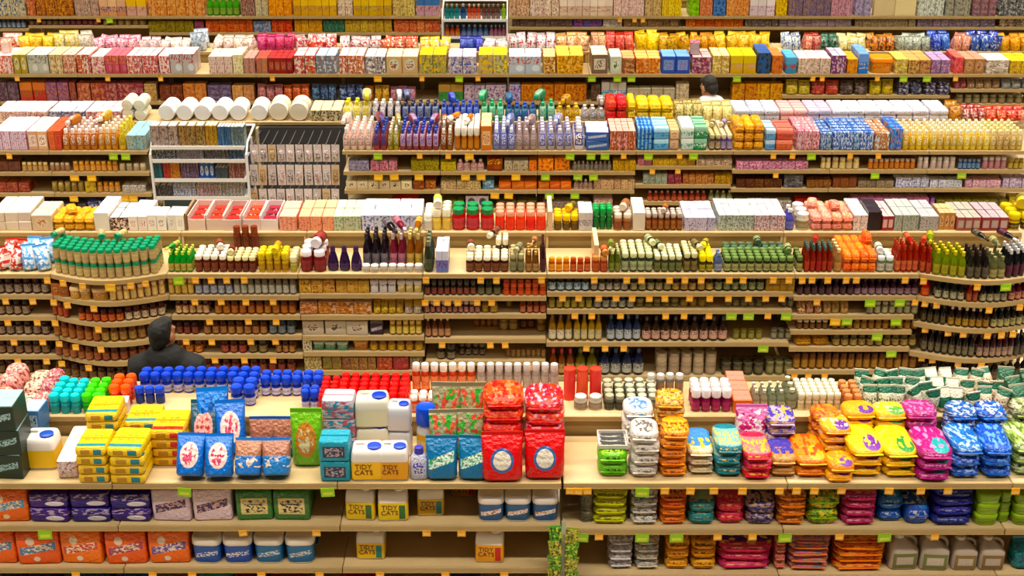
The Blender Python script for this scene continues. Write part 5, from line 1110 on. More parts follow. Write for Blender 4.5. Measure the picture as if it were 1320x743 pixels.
4m2 1230 1246 2 1 1 pretzel_bag P .11 .12 | rose red:a04850,b87070,883040,k | small bag
4m2 1247 1290 4 1 1 pretzel_bag P .11 .12 | tan:a08060,b89878,705038,k | small bag
4m2 1291 1330 3 1 1 pretzel_bag P .11 .12 | grey-blue:7888a0,a8a898,907848,k | small bag
4m3 1232 1330 9 1 1 gravy_jar J .10 - | olive-grey:706848,88886c,988060 | jar
# ---- farthest gondola
5a1 -4 34 4 2 1 cookie_box C .24 .14 | blue and cream:c0b898,e0d0a8,406088,k | carton
5b1 36 47 1 2 1 cookie_box C .22 .14 | rust orange:c87040,d89868,a04820,k | carton
5b1 48 96 4 2 1 cookie_box C .22 .14 | brown-orange:a86820,d88c28,703818,k | carton
5b1 97 128 3 2 1 cookie_box C .22 .14 | rosy tan:b89888,d0b4a0,887060,k | carton
5b1 129 163 3 2 1 cookie_box C .22 .14 | orange and blue:d8a070,e8c098,3850a0,h | carton
5b1 164 189 2 2 1 cookie_box C .22 .14 | pink-yellow:d8b0a0,f0c840,c08070,h | carton
5c1 192 264 6 2 1 cookie_box C .24 .14 | orange tan:d89850,e8b878,c86828,k | carton
5c1 266 309 5 2 1 soft_drink_bottle B .25 - | leaf green:489030,58c030,88a848 | bottle
5c1 311 329 2 2 1 cookie_box C .23 .14 | maroon-tan:987868,a89080,702838,k | carton
5c1 330 346 2 2 1 cookie_box C .22 .14 | beige:c8b890,d8ccb0,989070,k | carton
5c1 347 376 3 2 1 cookie_box C .25 .14 | vivid orange:e89830,f0b850,c87020,k | carton
5d1 379 434 6 2 1 macaroni_box C .24 .14 | yellow:d8a838,f0c830,b08858,h | carton
5d1 436 455 2 2 1 macaroni_box C .24 .14 | pale:e0d0b8,f0e4cc,b08868,k | carton
5d1 456 505 5 2 1 macaroni_box C .24 .14 | golden yellow:d0a838,e8c430,98885c,h | carton
5d1 507 535 3 2 1 macaroni_box C .23 .14 | cream and gold:d8c070,e0d090,988048,k | carton
5d1 537 567 3 2 1 macaroni_box C .24 .14 | pink and blue:c8a0b0,4878b8,a06878,h | carton
5f1 657 682 3 2 1 pasta_box C .22 .14 | tan and pink:d0a888,e8c8b0,986848,k | carton
5f1 683 720 4 2 1 pasta_box C .23 .14 | white-cream:e0ccb8,f0e4dc,b88060,k | carton
5f1 721 790 7 2 1 pasta_box C .23 .14 | pinkish cream:e0c8b4,f4e4d8,b89078,h | carton
5f1 791 830 4 2 1 pasta_box C .23 .14 | rosy white:e0c0b8,f0dcd8,c89890,k | carton
5f1 831 852 2 2 1 pasta_box C .23 .14 | sand:c8b078,d8c090,a07850,k | carton
5f1 853 878 3 2 1 pasta_box C .24 .14 | bright yellow:e8c838,f0dc60,c8a028,k | carton
5g1 888 901 1 2 1 pasta_box C .24 .14 | green:88c040,98e040,60902c,k | carton
5g1 902 918 2 2 1 pasta_box C .23 .14 | red-orange:d88058,e09878,a85030,k | carton
5g1 919 935 1 2 1 pasta_box C .24 .14 | blue:4878b8,5888c8,284878,k | carton
5g1 936 965 3 2 1 pasta_box C .23 .14 | orange:d89050,e0a878,c06038,k | carton
5g1 966 998 3 2 1 pasta_box C .24 .14 | white-mauve:e4d4dc,f4ecec,c898b8,h | carton
5g1 1000 1014 1 2 1 pasta_box C .24 .14 | yellow:e0b828,f0cc38,b89018,k | carton
5g1 1016 1070 6 2 1 pasta_box C .22 .14 | blue-brown:685878,787098,a88050,k | carton
5g1 1071 1098 3 2 1 pasta_box C .22 .14 | rose:c890a0,d0a8b8,986078,k | carton
5h1 1102 1122 2 2 1 candle_box C .22 .14 | lilac:a898b8,c0b0d0,687898,k | carton
5h1 1125 1180 2 2 1 foam_board C .24 .05 | cream:e8d8a8,f0e0b8,d8c898,n | flat board
5h1 1182 1216 3 2 1 candle_box C .23 .14 | white-green:d0d4cc,e4ece8,889888,k | carton
5h1 1218 1250 3 2 1 candle_box C .22 .14 | stone grey:989888,b0b0a0,686858,k | carton
5h1 1252 1283 3 2 1 candle_box C .22 .14 | dark plum:685060,988090,b06850,k | carton
5i1 1287 1330 4 2 1 candle_box C .22 .14 | black and white:606468,b0b0b0,202428,k | carton
5a2 -4 33 6 1 1 cracker_jar J .13 - | slate blue:485068,303848,90a0b0 | jar
5b2 37 128 12 1 1 cracker_jar J .10 - | dark brown:38201c,281818,907058;maroon:582430,401c20,985058 | jar
5b2 132 188 6 1 1 cracker_jar J .10 - | tan:806840,504028,b09868 | jar
5c2 192 250 5 1 1 rice_box C .15 .12 | olive:807028,988838,585018,k | carton
5c2 251 263 1 1 1 rice_box C .15 .12 | plum:803850,985068,602838,k | carton
5c2 266 326 7 1 1 rice_box C .16 .12 | orange-red:c05828,d07840,903818,k | carton
5c2 327 350 2 1 1 rice_box C .15 .12 | blue:4868a0,7088a8,b0a090,k | carton
5c2 351 377 3 1 1 rice_box C .16 .12 | red-orange:c84828,d87038,802020,k | carton
5d2 380 416 4 1 1 rice_box C .16 .12 | amber:c89038,d8a848,a07028,k | carton
5d2 417 444 3 1 1 rice_box C .16 .12 | green and black:306048,488860,283038,k | carton
5d2 445 505 6 1 1 rice_box C .16 .12 | yellow tan:b89840,c8ac50,907038,k | carton
5d2 508 567 6 1 1 rice_box C .16 .12 | brick orange:b85030,c86c48,d09868,k | carton
5f2 660 738 8 1 1 gift_box C .10 .12 | brown-black:483830,605048,806860,k | low carton
5f2 739 776 3 1 1 gift_box C .10 .12 | blue and red:303888,5058a0,b04038,k | low carton
5f2 777 802 2 1 1 gift_box C .10 .12 | greyish white:b8b0a8,d0ccc8,888078,k | low carton
5f2 804 874 7 1 1 gift_box C .10 .12 | brown tan:685038,806848,a08860,k | low carton
5g2 884 958 6 1 1 gift_box C .10 .12 | orange:c06020,d07830,903810,k | low carton
5g2 960 1003 5 1 1 gift_box C .10 .12 | dark grey:504440,686060,a09080,k | low carton
5g2 1004 1097 9 1 1 gift_box C .10 .12 | dusky lilac:786878,908898,a08870,k | low carton
5h2 1102 1180 8 1 1 gift_box C .10 .12 | olive tan:706048,908068,a89878,k | low carton
5h2 1182 1283 10 1 1 gift_box C .10 .12 | purple-grey:584860,706078,a09098,k | low carton
5i2 1288 1330 4 1 1 gift_box C .12 .12 | black-tan:403830,b09878,786048,k | low carton
'''
survey(DATA)
for ln in DATA.strip().splitlines():
    if ln.strip() and not ln.startswith('#'): run(ln)
# ------------------------------------------------------------------ nearest gondola, top shelf: hand-laid stacks
def stack(px, py, wpx, layers, hl, d, code, name, pals, noun, where, rz=0.0, tilt=0.0, shrink=0.0):
    """front bottom edge of the stack at picture point px, py on the top shelf"""
    y0 = atZ(px, py, ZT).y; x0 = Xof(px, y0, ZT)
    w = Xof(px + wpx / 2, y0, ZT) - Xof(px - wpx / 2, y0, ZT)
    y0 = min(y0, YG['1'] + TOPD - .012 - d) if tilt == 0 else y0
    word, cols = pals.split(':'); p = tuple(cols.split(','))
    what = word + ' ' + noun
    for l in range(layers):
        dz = l * hl * 1.002
        jx, jr = RND.uniform(-.006, .006), RND.gauss(0, .03)
        loc = Vector((x0 + jx, y0 + d / 2 + l * shrink, ZT + dz + .0005))
        if tilt:
            loc.y = y0 + (d / 2) * math.cos(tilt); loc.z += (d / 2) * math.sin(tilt)
        s = [what]
        if layers > 1: s.append(('bottom' if l == 0 else 'top' if l == layers - 1 else ordinal(l + 1) + ' from bottom') + ' of its stack')
        s.append(where)
        place(code, name, w * .97, d, hl, p, loc, ', '.join(s), name.split('_')[-1], what + ' on the nearest top shelf ' + where, True, rz + jr, (-tilt, 0) if tilt else None)
S = stack
S(12, 618, 42, 3, .15, .20, 'C', 'tea_box', 'dark green:183028,a8c8d0,284840,s', 'carton with pale band', 'nearest gondola far end')
S(46, 582, 24, 2, .13, .14, 'C', 'tea_box', 'blue and white:4878b0,b0c8d8,284878,p', 'carton', 'behind the yellow bleach jug')
S(53, 606, 42, 1, .20, .16, 'L', 'bleach_jug', 'white-topped:f0ece8,2850b8,f0c828', 'yellow jug with blue cap', 'beside dark green cartons')
S(87, 618, 27, 1, .12, .40, 'M', 'tissue_roll_pack', 'white and pink:e8d0d4,f0e4e4,b07080,t', 'long roll pack', 'beside the yellow packs')
Y_ = 'yellow:f0c810,188090,b88818,q'
S(121, 624, 40, 4, .056, .22, 'D', 'sponge_pack', Y_, 'pack with teal mark', 'front column by white rolls')
S(137, 590, 42, 5, .056, .22, 'D', 'sponge_pack', Y_, 'pack with teal mark', 'rear column by white rolls')
S(166, 625, 46, 4, .056, .24, 'D', 'sponge_pack', Y_, 'pack with teal mark', 'front column by blue bags')
S(186, 590, 44, 4, .056, .22, 'D', 'sponge_pack', Y_, 'pack with teal mark', 'rear column, second along')
S(219, 602, 44, 4, .056, .26, 'D', 'sponge_pack', 'golden yellow:f0bc10,d83818,b88818,q', 'pack with red square', 'column set back')
B_ = 'bright blue:1468c0,ecd0cc,c84868,o'
S(245, 625, 38, 1, .235, .11, 'P', 'wipes_bag', B_, 'bag with pale oval', 'first in front row', 0, .5)
S(281, 626, 38, 1, .235, .11, 'P', 'wipes_bag', B_, 'bag with pale oval', 'second in front row', .06, .5)
S(262, 594, 38, 1, .30, .11, 'P', 'wipes_bag', 'blue and green:285068,e0a8a0,c05048,o', 'bag with pink oval', 'second row', -.05, .42)
S(299, 594, 40, 1, .30, .11, 'P', 'wipes_bag', B_, 'bag with pale oval', 'second row', .1, .42)
S(277, 590, 42, 1, .36, .11, 'P', 'wipes_bag', 'plain blue:1c78d0,3890e0,1858a0,k', 'bag', 'at the back of the blue bags', .1, .35)
L_ = 'sky blue:3878c8,a07058,d8c8c0,h'
S(318, 624, 37, 1, .20, .13, 'P', 'nut_bag', L_, 'bag with brown picture', 'left of front pair', 0, .38)
S(356, 624, 38, 1, .20, .13, 'P', 'nut_bag', L_, 'bag with brown picture', 'right of front pair', 0, .38)
S(338, 592, 36, 1, .22, .13, 'P', 'nut_bag', 'deep sky blue:3068b8,986050,b0c0d8,h', 'bag', 'left of rear pair', 0, .1)
S(367, 592, 34, 1, .22, .13, 'P', 'nut_bag', 'deep sky blue:3068b8,986050,b0c0d8,h', 'bag', 'right of rear pair', 0, .1)
S(396, 604, 42, 1, .33, .14, 'P', 'rice_snack_bag', 'light green:78b840,c88848,d8d0a8,o', 'tall bag with tan centre', 'beside the teal napkin packs', 0, .05)
S(432, 622, 40, 2, .125, .15, 'D', 'napkin_pack', 'teal and white:3898b0,283858,c0a8b0,p', 'napkin pack', 'front column')
S(440, 590, 42, 3, .12, .15, 'D', 'napkin_pack', 'white and pink:d0c0cc,c06880,3898b0,k', 'napkin pack', 'rear column')
S(473, 621, 43, 1, .20, .14, 'L', 'litter_jug', 'yellow-labelled:e8e4e0,2848c8,f0b828', 'white jug', 'first in front row')
S(508, 621, 38, 1, .20, .14, 'L', 'litter_jug', 'yellow-labelled:e8e4e0,2848c8,f0b828', 'white jug', 'second in front row')
S(481, 589, 44, 2, .185, .14, 'L', 'litter_jug', 'pale:ece8d8,2040c0,e0d8b8', 'white jug', 'rear of the litter jugs')
S(516, 589, 30, 2, .16, .13, 'L', 'litter_jug', 'grey-white:d8d8dc,2040c0,d8d0d0', 'small jug', 'rear, beside pale jugs')
S(541, 620, 26, 1, .19, .09, 'S', 'cleaner_bottle', 'clear grey:b0b4c8,3838b0,c8c8d8', 'bottle with violet cap', 'beside the teal bags')
S(549, 590, 28, 1, .30, .11, 'W', 'cleaner_bottle', 'pale:c8c8c8,1c48c0,c89840', 'tall bottle with big blue cap', 'behind the grey bottle')
T_ = 'teal:2070a0,d8e4e0,48a068,s'
S(570, 623, 42, 1, .24, .12, 'P', 'sponge_bag', T_, 'bag with white swoosh', 'beside the grey bottle', 0, .14)
S(608, 623, 38, 1, .24, .12, 'P', 'sponge_bag', T_, 'bag with white swoosh', 'beside the red bags', 0, .14)
for i, (x, y, h) in enumerate(((572, 598, .30), (606, 597, .30), (576, 576, .37), (608, 574, .36))):
    S(x, y, 38, 1, h, .12, 'P', 'sponge_bag', 'red and green:a09878,48a040,d05048,k', 'flecked bag', ['second row by jugs', 'second row by red bags', 'third row by jugs', 'third row by red bags'][i], 0, .06)
R_ = 'scarlet:d82818,4c6890,d8d0c8,r'
S(648, 625, 56, 1, .27, .13, 'P', 'rice_cake_bag', 'red:d42414,e4dcd0,4068a8,r', 'bag with round blue emblem', 'left of the front two', 0, .12)
S(701, 622, 54, 1, .27, .13, 'P', 'rice_cake_bag', 'red:d42414,e4dcd0,4068a8,r', 'bag with round blue emblem', 'right of the front two', 0, .12)
S(648, 600, 54, 5, .078, .26, 'G', 'rice_cake_bag', 'glossy red:d82c18,e85830,f08058,k', 'bag lying flat', 'left stack behind emblem bags', 0, 0, .012)
S(702, 600, 52, 5, .074, .26, 'G', 'rice_cake_bag', 'shiny red:d82c1c,e85830,e8a8b8,k', 'bag lying flat', 'right stack behind emblem bags', 0, 0, .012)
S(790, 616, 40, 2, .075, .18, 'G', 'treat_bag', 'lime green:70c020,90d030,404820,p', 'flat bag', 'by the bare shelf')
y_ = atZ(790, 612, ZT).y
place('O', 'treat_tray', .165, .16, .03, ('d8d0c8', '404040', 'e8e8e0'), (Xof(790, y_, ZT), y_ + .095, ZT + .152), 'white tray of dark dots on top of the lime bags', 'tray', None, True)
S(831, 617, 38, 4, .070, .20, 'G', 'treat_bag', 'cream-white:dcd4cc,e0dcd8,706860,p', 'flat bag', 'white front stack')
S(821, 584, 40, 4, .068, .19, 'G', 'treat_bag', 'white and blue:ece8e4,d0d8e4,6088c0,p', 'flat bag', 'white rear stack')
S(868, 616, 37, 5, .057, .20, 'G', 'treat_bag', 'orange:e89018,f0a830,903010,b', 'flat bag', 'orange front stack')
S(862, 584, 38, 6, .054, .19, 'G', 'treat_bag', 'orange and tan:e89820,d8b878,885028,k', 'flat bag', 'orange rear stack')
S(904, 613, 34, 3, .052, .28, 'G', 'treat_bag', 'pale:d8c8b0,4888c0,e0b850,h', 'flat bag with blue', 'between orange and teal stacks')
S(939, 616, 36, 3, .066, .28, 'G', 'treat_bag', 'teal:107888,80b0a8,e8c070,b', 'flat bag', 'teal stack')
S(977, 620, 38, 3, .056, .27, 'G', 'treat_bag', 'crimson pink:d02848,e07880,e8b850,b', 'flat bag', 'crimson stack')
S(968, 580, 42, 1, .24, .12, 'P', 'biscuit_bag', 'pink polka:d878b0,f0dce4,c03878,k', 'standing bag', 'behind the crimson stack', 0, .12)
S(1009, 616, 36, 2, .062, .24, 'G', 'treat_bag', 'tan and purple:c8985c,4838a0,a87848,h', 'flat bag', 'tan front stack')
S(1006, 586, 38, 4, .055, .20, 'G', 'treat_bag', 'purple-spotted:b8a0b8,4038a8,d8a858,k', 'flat bag', 'tan rear stack')
S(1047, 617, 44, 2, .060, .31, 'G', 'kibble_bag', 'orange:f09818,f0b830,e06828,l', 'plump bag', 'beside small purple-marked bags')
S(1062, 580, 38, 4, .055, .16, 'G', 'kibble_bag', 'orange-brown:d88020,e8a030,a84818,k', 'flat bag', 'behind the plump bags')
S(1084, 624, 36, 2, .058, .18, 'G', 'kibble_bag', 'orange and purple:f0a018,7838a0,e8c040,l', 'small flat bag', 'short front stack')
S(1077, 595, 40, 4, .052, .20, 'G', 'kibble_bag', 'yellow and purple:f0b018,683098,e8c8c0,l', 'flat bag', 'behind the short stack')
S(1117, 616, 46, 3, .058, .33, 'G', 'kibble_bag', 'yellow and purple:f0b818,6c3098,f0d860,l', 'flat bag', 'tall front stack')
S(1104, 578, 44, 4, .060, .16, 'G', 'kibble_bag', 'yellow and purple:f0b418,6c3098,f0a828,l', 'flat bag', 'tall rear stack')
S(1160, 617, 46, 3, .056, .33, 'G', 'kibble_bag', 'yellow and green:f0c020,388838,f0dc60,l', 'flat bag', 'front stack')
S(1144, 578, 44, 4, .058, .16, 'G', 'kibble_bag', 'yellow and green:f0c020,58a050,e8d8a0,l', 'flat bag', 'rear stack')
S(1204, 623, 46, 3, .064, .32, 'G', 'kibble_bag', 'magenta:a82878,38a0a8,e090b8,l', 'flat bag', 'front stack')
S(1184, 580, 44, 4, .062, .18, 'G', 'kibble_bag', 'magenta:b03080,903070,d878b0,k', 'flat bag', 'rear stack')
S(1245, 618, 40, 3, .066, .30, 'G', 'kibble_bag', 'blue:1c58b8,a8c0e8,2870d0,k', 'flat bag', 'first front stack')
S(1236, 580, 38, 4, .060, .18, 'G', 'kibble_bag', 'blue and white:2860b8,c0d0e8,203888,k', 'flat bag', 'first rear stack')
S(1286, 618, 38, 3, .066, .30, 'G', 'kibble_bag', 'blue:1c60c0,68a0e0,2050a8,k', 'flat bag', 'second front stack')
S(1276, 580, 38, 4, .060, .18, 'G', 'kibble_bag', 'blue and white:2868c0,b8cce8,203888,k', 'flat bag', 'second rear stack')
S(1322, 614, 36, 3, .064, .30, 'G', 'kibble_bag', 'green-white:98b860,d0d8b8,607838,k', 'flat bag', 'last front stack')
S(1319, 580, 38, 4, .064, .18, 'G', 'kibble_bag', 'olive-white:88985c,d0c8b0,504838,k', 'flat bag', 'last rear stack')
# cartons on the front edge of the upper deck and other single pieces
yu = YG['1'] + TOPD; zu = ZT + RISE
place('C', 'biscuit_box', .19, .085, .07, ('ecdcd4', 'f0e4e0', '606878', 's'), (Xof(142, yu, zu), yu + .06, zu + .0005), 'white carton before the orange-capped bottles', 'box', None, True, .12)
for i, (x, w, h, c) in enumerate(((2, .13, .16, 'e8a098,f0c0b0,a04848'), (34, .13, .11, 'f0d0c0,e8b8a0,704030'), (52, .10, .12, 'a04850,d08080,e0c0b8'))):
    for r in range(3):
        place('G', 'meat_snack_bag', w, .12, h if r else h * .8, tuple(c.split(',')) + ('k',), (Xof(x, yu, zu), yu + .07 + r * .126, zu + .0005),
              ['pink', 'pale peach', 'dusky red'][i] + ' soft bag in the ' + ['front', 'middle', 'back'][r] + ' row beside the turquoise bottles', 'bag', 'soft pink bags at the nearest upper deck end', True, RND.gauss(0, .1))

# lettering on the front-row litter jugs
def lettering(txt, size, mat, parent, loc):
    cu = bpy.data.curves.new('lettering', 'FONT'); cu.body = txt; cu.size = size; cu.extrude = .0008; cu.align_x = 'CENTER'; cu.resolution_u = 2; cu.space_line = .85
    tmp = bpy.data.objects.new('lettering_curve', cu); C.objects.link(tmp)
    bpy.context.view_layer.update()
    me = bpy.data.meshes.new_from_object(tmp.evaluated_get(bpy.context.evaluated_depsgraph_get()))
    bpy.data.objects.remove(tmp); bpy.data.curves.remove(cu)
    me.name = 'lettering'; me.materials.clear(); me.materials.append(mat)
    o = link('lettering', me, parent); o.location = loc; o.rotation_euler = (PI / 2, 0, 0); return o
for o in list(C.objects):
    if o.get('category') == 'jug' and o.name.startswith('litter_jug') and 'front row' in o['label'] or (o.get('category') == 'jug' and o.name.startswith('litter_jug') and 'nearest gondola' in o['label']):
        bb = o.bound_box; w = bb[6][0] - bb[0][0]; dd = min(v[1] for v in bb); hh = max(v[2] for v in bb)
        lettering('TIDY\nCATS', w * .24, plain('6a2818', .5), o, (-w * .12, dd * 1.02 - .0015, hh * .42))
        strip = MB().box(w * .20, w * .40, dd * 1.03 - .001, dd * 1.02, hh * .10, hh * .56)
        col = 'c03020' if 'red' in o['label'] else '20807c' if 'teal' in o['label'] or 'mid shelf' in o['label'] else '386838'
        if 'white jug' not in o['label']: link('colour_panel', strip.mesh('colour_panel', [plain(col, .45)]), o)

# ------------------------------------------------------------------ wire racks in the third and farthest rows
def wire_rack(key, levels, label, dep):
    B = BAYS[key]; X0, X1 = B['X']; Y = B['Y']; cx = (X0 + X1) / 2; a, b = X0 - cx + .01, X1 - cx - .01
    root = bpy.data.objects.new('wire_rack', None); C.objects.link(root); root.location = (cx, Y, 0); tag(root, label, 'rack')
    fr = MB()
    for x in (a + .012, b - .012):
        fr.box(x - .012, x + .012, -.01, .014, .145, ZT - .03, .003); fr.tube([(x, 0, ZT - .04), (x, .10, ZT + RISE - .07), (x, TOPD - .05, ZT + RISE - .02)], .011)
        fr.box(x - .010, x + .010, dep + .02, dep + .04, .145, ZT + RISE - .08, .003)
    fr.tube([(a, TOPD - .05, ZT + RISE - .02), (b, TOPD - .05, ZT + RISE - .02)], .012)
    link('frame', fr.mesh('frame', [WHITEWIRE]), root)
    for i in levels:
        z = B['z'][i]
        l = MB().box(a + .026, b - .026, .0, dep, z - .012, z, .002); l.box(a + .026, b - .026, -.006, .0, z - .022, z + .016, .002)
        link('ledge', l.mesh('ledge', [WHITEWIRE]), root)
    bk = MB().box(a + .026, b - .026, dep + .005, dep + .012, .3, ZT + .02)
    link('rear_sheet', bk.mesh('rear_sheet', [plain('405868', .5)]), root)
wire_rack('3c', (1, 2, 3, 4), 'white wire book rack standing in the third row of shelves', .26)
wire_rack('5e', (1, 2), 'white wire bottle rack in the farthest row of shelves', .26)
RACK = '''
3c2 194 229 3 1 1 magazine K .20 .12 .03 | grey-brown:a89488,b8a8a0,705850,k | magazine
3c2 230 264 3 1 1 magazine K .20 .12 .03 | brown:907040,a88850,504020,k | magazine
3c2 265 280 3 1 1 magazine K .20 .12 .03 | yellow-brown:b08830,d0a030,785020,k | magazine
3c2 281 315 8 1 1 paperback K .19 .12 .03 | blue:285888,5080b0,304050,k;grey-green:607880,889898,404850,k | paperback
3c3 197 226 6 1 1 paperback K .085 .12 .03 | black and white:303438,c8c8c8,182018,k | paperback
3c3 227 262 8 1 1 paperback K .085 .12 .03 | grey:908888,b8b0b0,503840,k | paperback
3c3 263 294 7 1 1 paperback K .085 .12 .03 | dark grey:504848,a09898,302828,k | paperback
3c3 295 314 4 1 1 paperback K .085 .12 .03 | steel blue:384858,6088a8,203040,k | paperback
3c4 197 209 3 1 1 paperback K .15 .12 .03 | teal:286070,4890a0,183840,k | paperback
3c4 210 232 5 1 1 paperback K .15 .12 .03 | red:b83828,d86048,702018,k;orange:d07828,e0a048,884018,k | paperback
3c4 233 256 6 1 1 paperback K .15 .12 .03 | plum:604058,9880a0,382838,k | paperback
3c4 257 276 3 1 1 paperback K .15 .12 .03 | blue and white:2850a0,d8e0f0,183060,o | paperback
3c4 277 294 4 1 1 paperback K .11 .12 .03 | dark slate:384048,606870,202428,k | paperback
3c4 295 314 5 1 1 paperback K .15 .12 .03 | brown-red:905040,c09088,583028,k | paperback
3c5 198 222 3 1 1 paperback K .11 .12 .03 | dark blue:303850,806848,202838,k | paperback
3c5 223 252 6 1 1 paperback K .12 .12 .03 | white and blue:a8a8c0,e0e0e8,303850,k | paperback
3c5 253 314 13 1 1 paperback K .12 .12 .03 | pinkish grey:a88888,d0c0c0,904848,k;buff grey:a09890,c8c0b8,605858,k | paperback
5e2 573 592 3 1 1 soda_bottle B .20 - .03 | teal:186868,a0b0b0,309090 | bottle in the wire rack
5e2 593 601 1 1 1 soda_bottle B .20 - .03 | navy:183060,a0a8b8,386090 | bottle in the wire rack
5e2 602 620 3 1 1 soda_bottle B .20 - .03 | red:a83828,d0b8b0,c87858 | bottle in the wire rack
5e2 621 645 4 1 1 soda_bottle B .20 - .03 | brown:583028,908890,806860 | bottle in the wire rack
5e2 646 652 1 1 1 soda_bottle B .20 - .03 | green:78a028,c0d078,98b848 | bottle in the wire rack
5e3 573 593 3 1 1 soda_bottle B .15 - .03 | orange-red:a84828,a88878,c07848 | low bottle in the wire rack
5e3 594 630 5 1 1 soda_bottle B .15 - .03 | blue-grey:405888,a8a8b8,6878a0 | low bottle in the wire rack
5e3 631 652 4 1 1 soda_bottle B .15 - .03 | mixed rose:885068,a8a0a8,986878 | low bottle in the wire rack
'''
for ln in RACK.strip().splitlines(): run(ln)

# ------------------------------------------------------------------ pegboard with hanging cards
B = BAYS['3d']; Yp = B['Y'] + .14
def card_mesh(w, h, a, b):
    m = MB().box(-w / 2, w / 2, -.0012, .0012, -h, 0)
    k = MB().loft([(w * .62, h * .50, 0), (w * .60, h * .48, .012), (w * .42, h * .36, .020)], .25, 4)
    k.v = [(x, -z - .001, y - h * .58) for x, y, z in k.v]
    return m, k
CARDS = ('e4d8d8 f0e4e4 a87880', 'd8cccc e8dcd8 807078', 'd8c0a8 c8a878 907858', 'e0d4d4 c8bcc0 504850')
unit = [o for o in C.objects if o.name.startswith('shelf_unit') and o['label'] == B['label']][0]
cc = {}
for r, (yt, yb) in enumerate(((186, 208), (212, 238), (243, 263))):
    n = 10
    zt = atY(380, yt, Yp - .07).z; hh = zt - atY(380, yb, Yp - .07).z
    for i in range(n):
        px = 327 + i * 11.7
        X = Xof(px, Yp - .07, zt); v = (i * 7 + r * 3) % 4 if (i + r) % 3 else (i + r) % 2
        hk = MB().tube([(X - unit.location.x, TOPD - .068, zt + .012), (X - unit.location.x, .03, zt + .006), (X - unit.location.x, .012, zt + .020)], .004, 5)
        link('peg_hook', hk.mesh('peg_hook', [plain('707074', .35, .5)]), unit)
        if v not in cc or True:
            key = (r, v)
            if key not in cc:
                a, b, c = CARDS[v].split(); m, k = card_mesh(.074, hh, a, b)
                cc[key] = (m.mesh('hang_card', [printed(a, b, c, 'p', .5)]), k.mesh('blister', [printed(b, c, a, 'k', .25)]))
        o = link('hang_card', cc[(r, v)][0]); link('blister', cc[(r, v)][1], o)
        o.location = (X, Yp - .085, zt); o.rotation_euler = (0, RND.gauss(0, .02), RND.gauss(0, .05))
        tag(o, ['white and pink', 'pale grey', 'tan', 'white and black'][v] + ' blister card, ' + ordinal(i + 1) + ' from left in the ' + ['top', 'middle', 'bottom'][r] + ' pegboard row', 'card', 'blister cards on the pegboard')

# ------------------------------------------------------------------ clip strip of green pouches hanging from the nearest second shelf
Yc = YG['1'] - .035
cs = MB().box(-.012, .012, -.002, .002, -.40, .02); x_ = Xof(727, Yc, 1.2)
zc = BAYS['1d']['z'][1] + .05
o = link('clip_strip', cs.mesh('clip_strip', [plain('c8c8b8', .4)])); o.location = (x_, Yc, zc)
hk = MB().tube([(0, .0, .018), (0, .012, .026), (0, .022, .02)], .003, 5)
link('hook', hk.mesh('hook', [plain('c0c0b8', .3, .5)]), o)
tag(o, 'clip strip of green packets hanging from the nearest second shelf', 'display strip')
for i in range(4):
    for s in (-1, 1):
        cols = (('50a028', 'c8d860', '384018'), ('98a828', 'd8d070', '583820'))[(i + (s > 0)) % 2]
        place('P', 'toy_packet', .072, .03, .115, cols + ('k',), (x_ + s * .039, Yc - .020, zc - .10 - i * .095 - .012 * (s > 0)),
              'green and yellow packet, ' + ['top', 'second', 'third', 'lowest'][i] + ' on the ' + ('left' if s < 0 else 'right') + ' of the clip strip', 'packet', 'packets on the clip strip', True, RND.gauss(0, .15), (.12, s * .12))

# ------------------------------------------------------------------ price tags along the shelf edges
TAGM = {}
def tags(key, lvl, xs, colour='o', big=False):
    B = BAYS[key]; g = key[0]; z = B['z'][lvl - 1]; Y = B['Y']
    sc = {'1': 1.0, '2': 1.25, '3': 1.3, '4': 1.4, '5': 1.4}[g]
    w, h = ((.046, .044) if colour == 'o' else (.074, .052)); w *= sc * (.85 if g != '1' else 1); h *= sc * .85
    if g == '1' and colour == 'g': w, h = .075, .054
    if (colour, g) not in TAGM:
        m = MB().box(-w / 2, w / 2, -.001, .001, -h, 0); n = MB().box(-w * .36, w * .36, -.0018, -.0008, -h * .8, -h * .45)
        m.mat(1).add(n.v, n.f); m.mat(0).box(-w / 2, w / 2, -.001, .006, -.002, .0005)
        cols = {'o': ('f0b048', 'f4cc88'), 'g': ('98c818', 'd0e060'), 'y': ('f0b820', 'f8d868')}[colour]
        TAGM[(colour, g)] = m.mesh('price_tag', [plain(cols[0], .4), plain(cols[1], .4)])
    for i, px in enumerate(xs):
        yo = -B['curve'] * math.sin(PI * min(1, max(0, (px - B['px'][0]) / (B['px'][1] - B['px'][0]))))
        o = link('price_tag', TAGM[(colour, g)]); o.location = (Xof(px, Y, z), Y + yo - .020, z - .026); o.rotation_euler = (RND.uniform(-.05, .12), RND.gauss(0, .03), RND.gauss(0, .04))
        word = {'o': 'orange', 'g': 'lime green', 'y': 'yellow'}[colour]
        tag(o, word + ' price tag, ' + (ordinal(i + 1) + ' of its colour' if len(xs) > 1 else 'only one of its colour') + ', ' + GN[g] + ' gondola ' + LN[str(lvl)] + ' ' + ONES[ord(key[1]) - 97] + ' unit', 'price tag', 'price tags')
T = tags
T('1b', 1, [238, 422], 'g'); T('1d', 1, [735, 746, 757, 857, 890, 920, 957, 1005]); T('1d', 1, [828], 'g'); T('1e', 1, [1027, 1050, 1085, 1146, 1187, 1222]); T('1f', 1, [1309])
T('1a', 2, [58], 'g'); T('1b', 2, [313, 408]); T('1c', 2, [550, 595]); T('1d', 2, [750, 828, 872], 'g'); T('1d', 2, [772, 925, 970]); T('1e', 2, [1082, 1205]); T('1d', 2, [1012], 'g'); T('1e', 2, [1140], 'g')
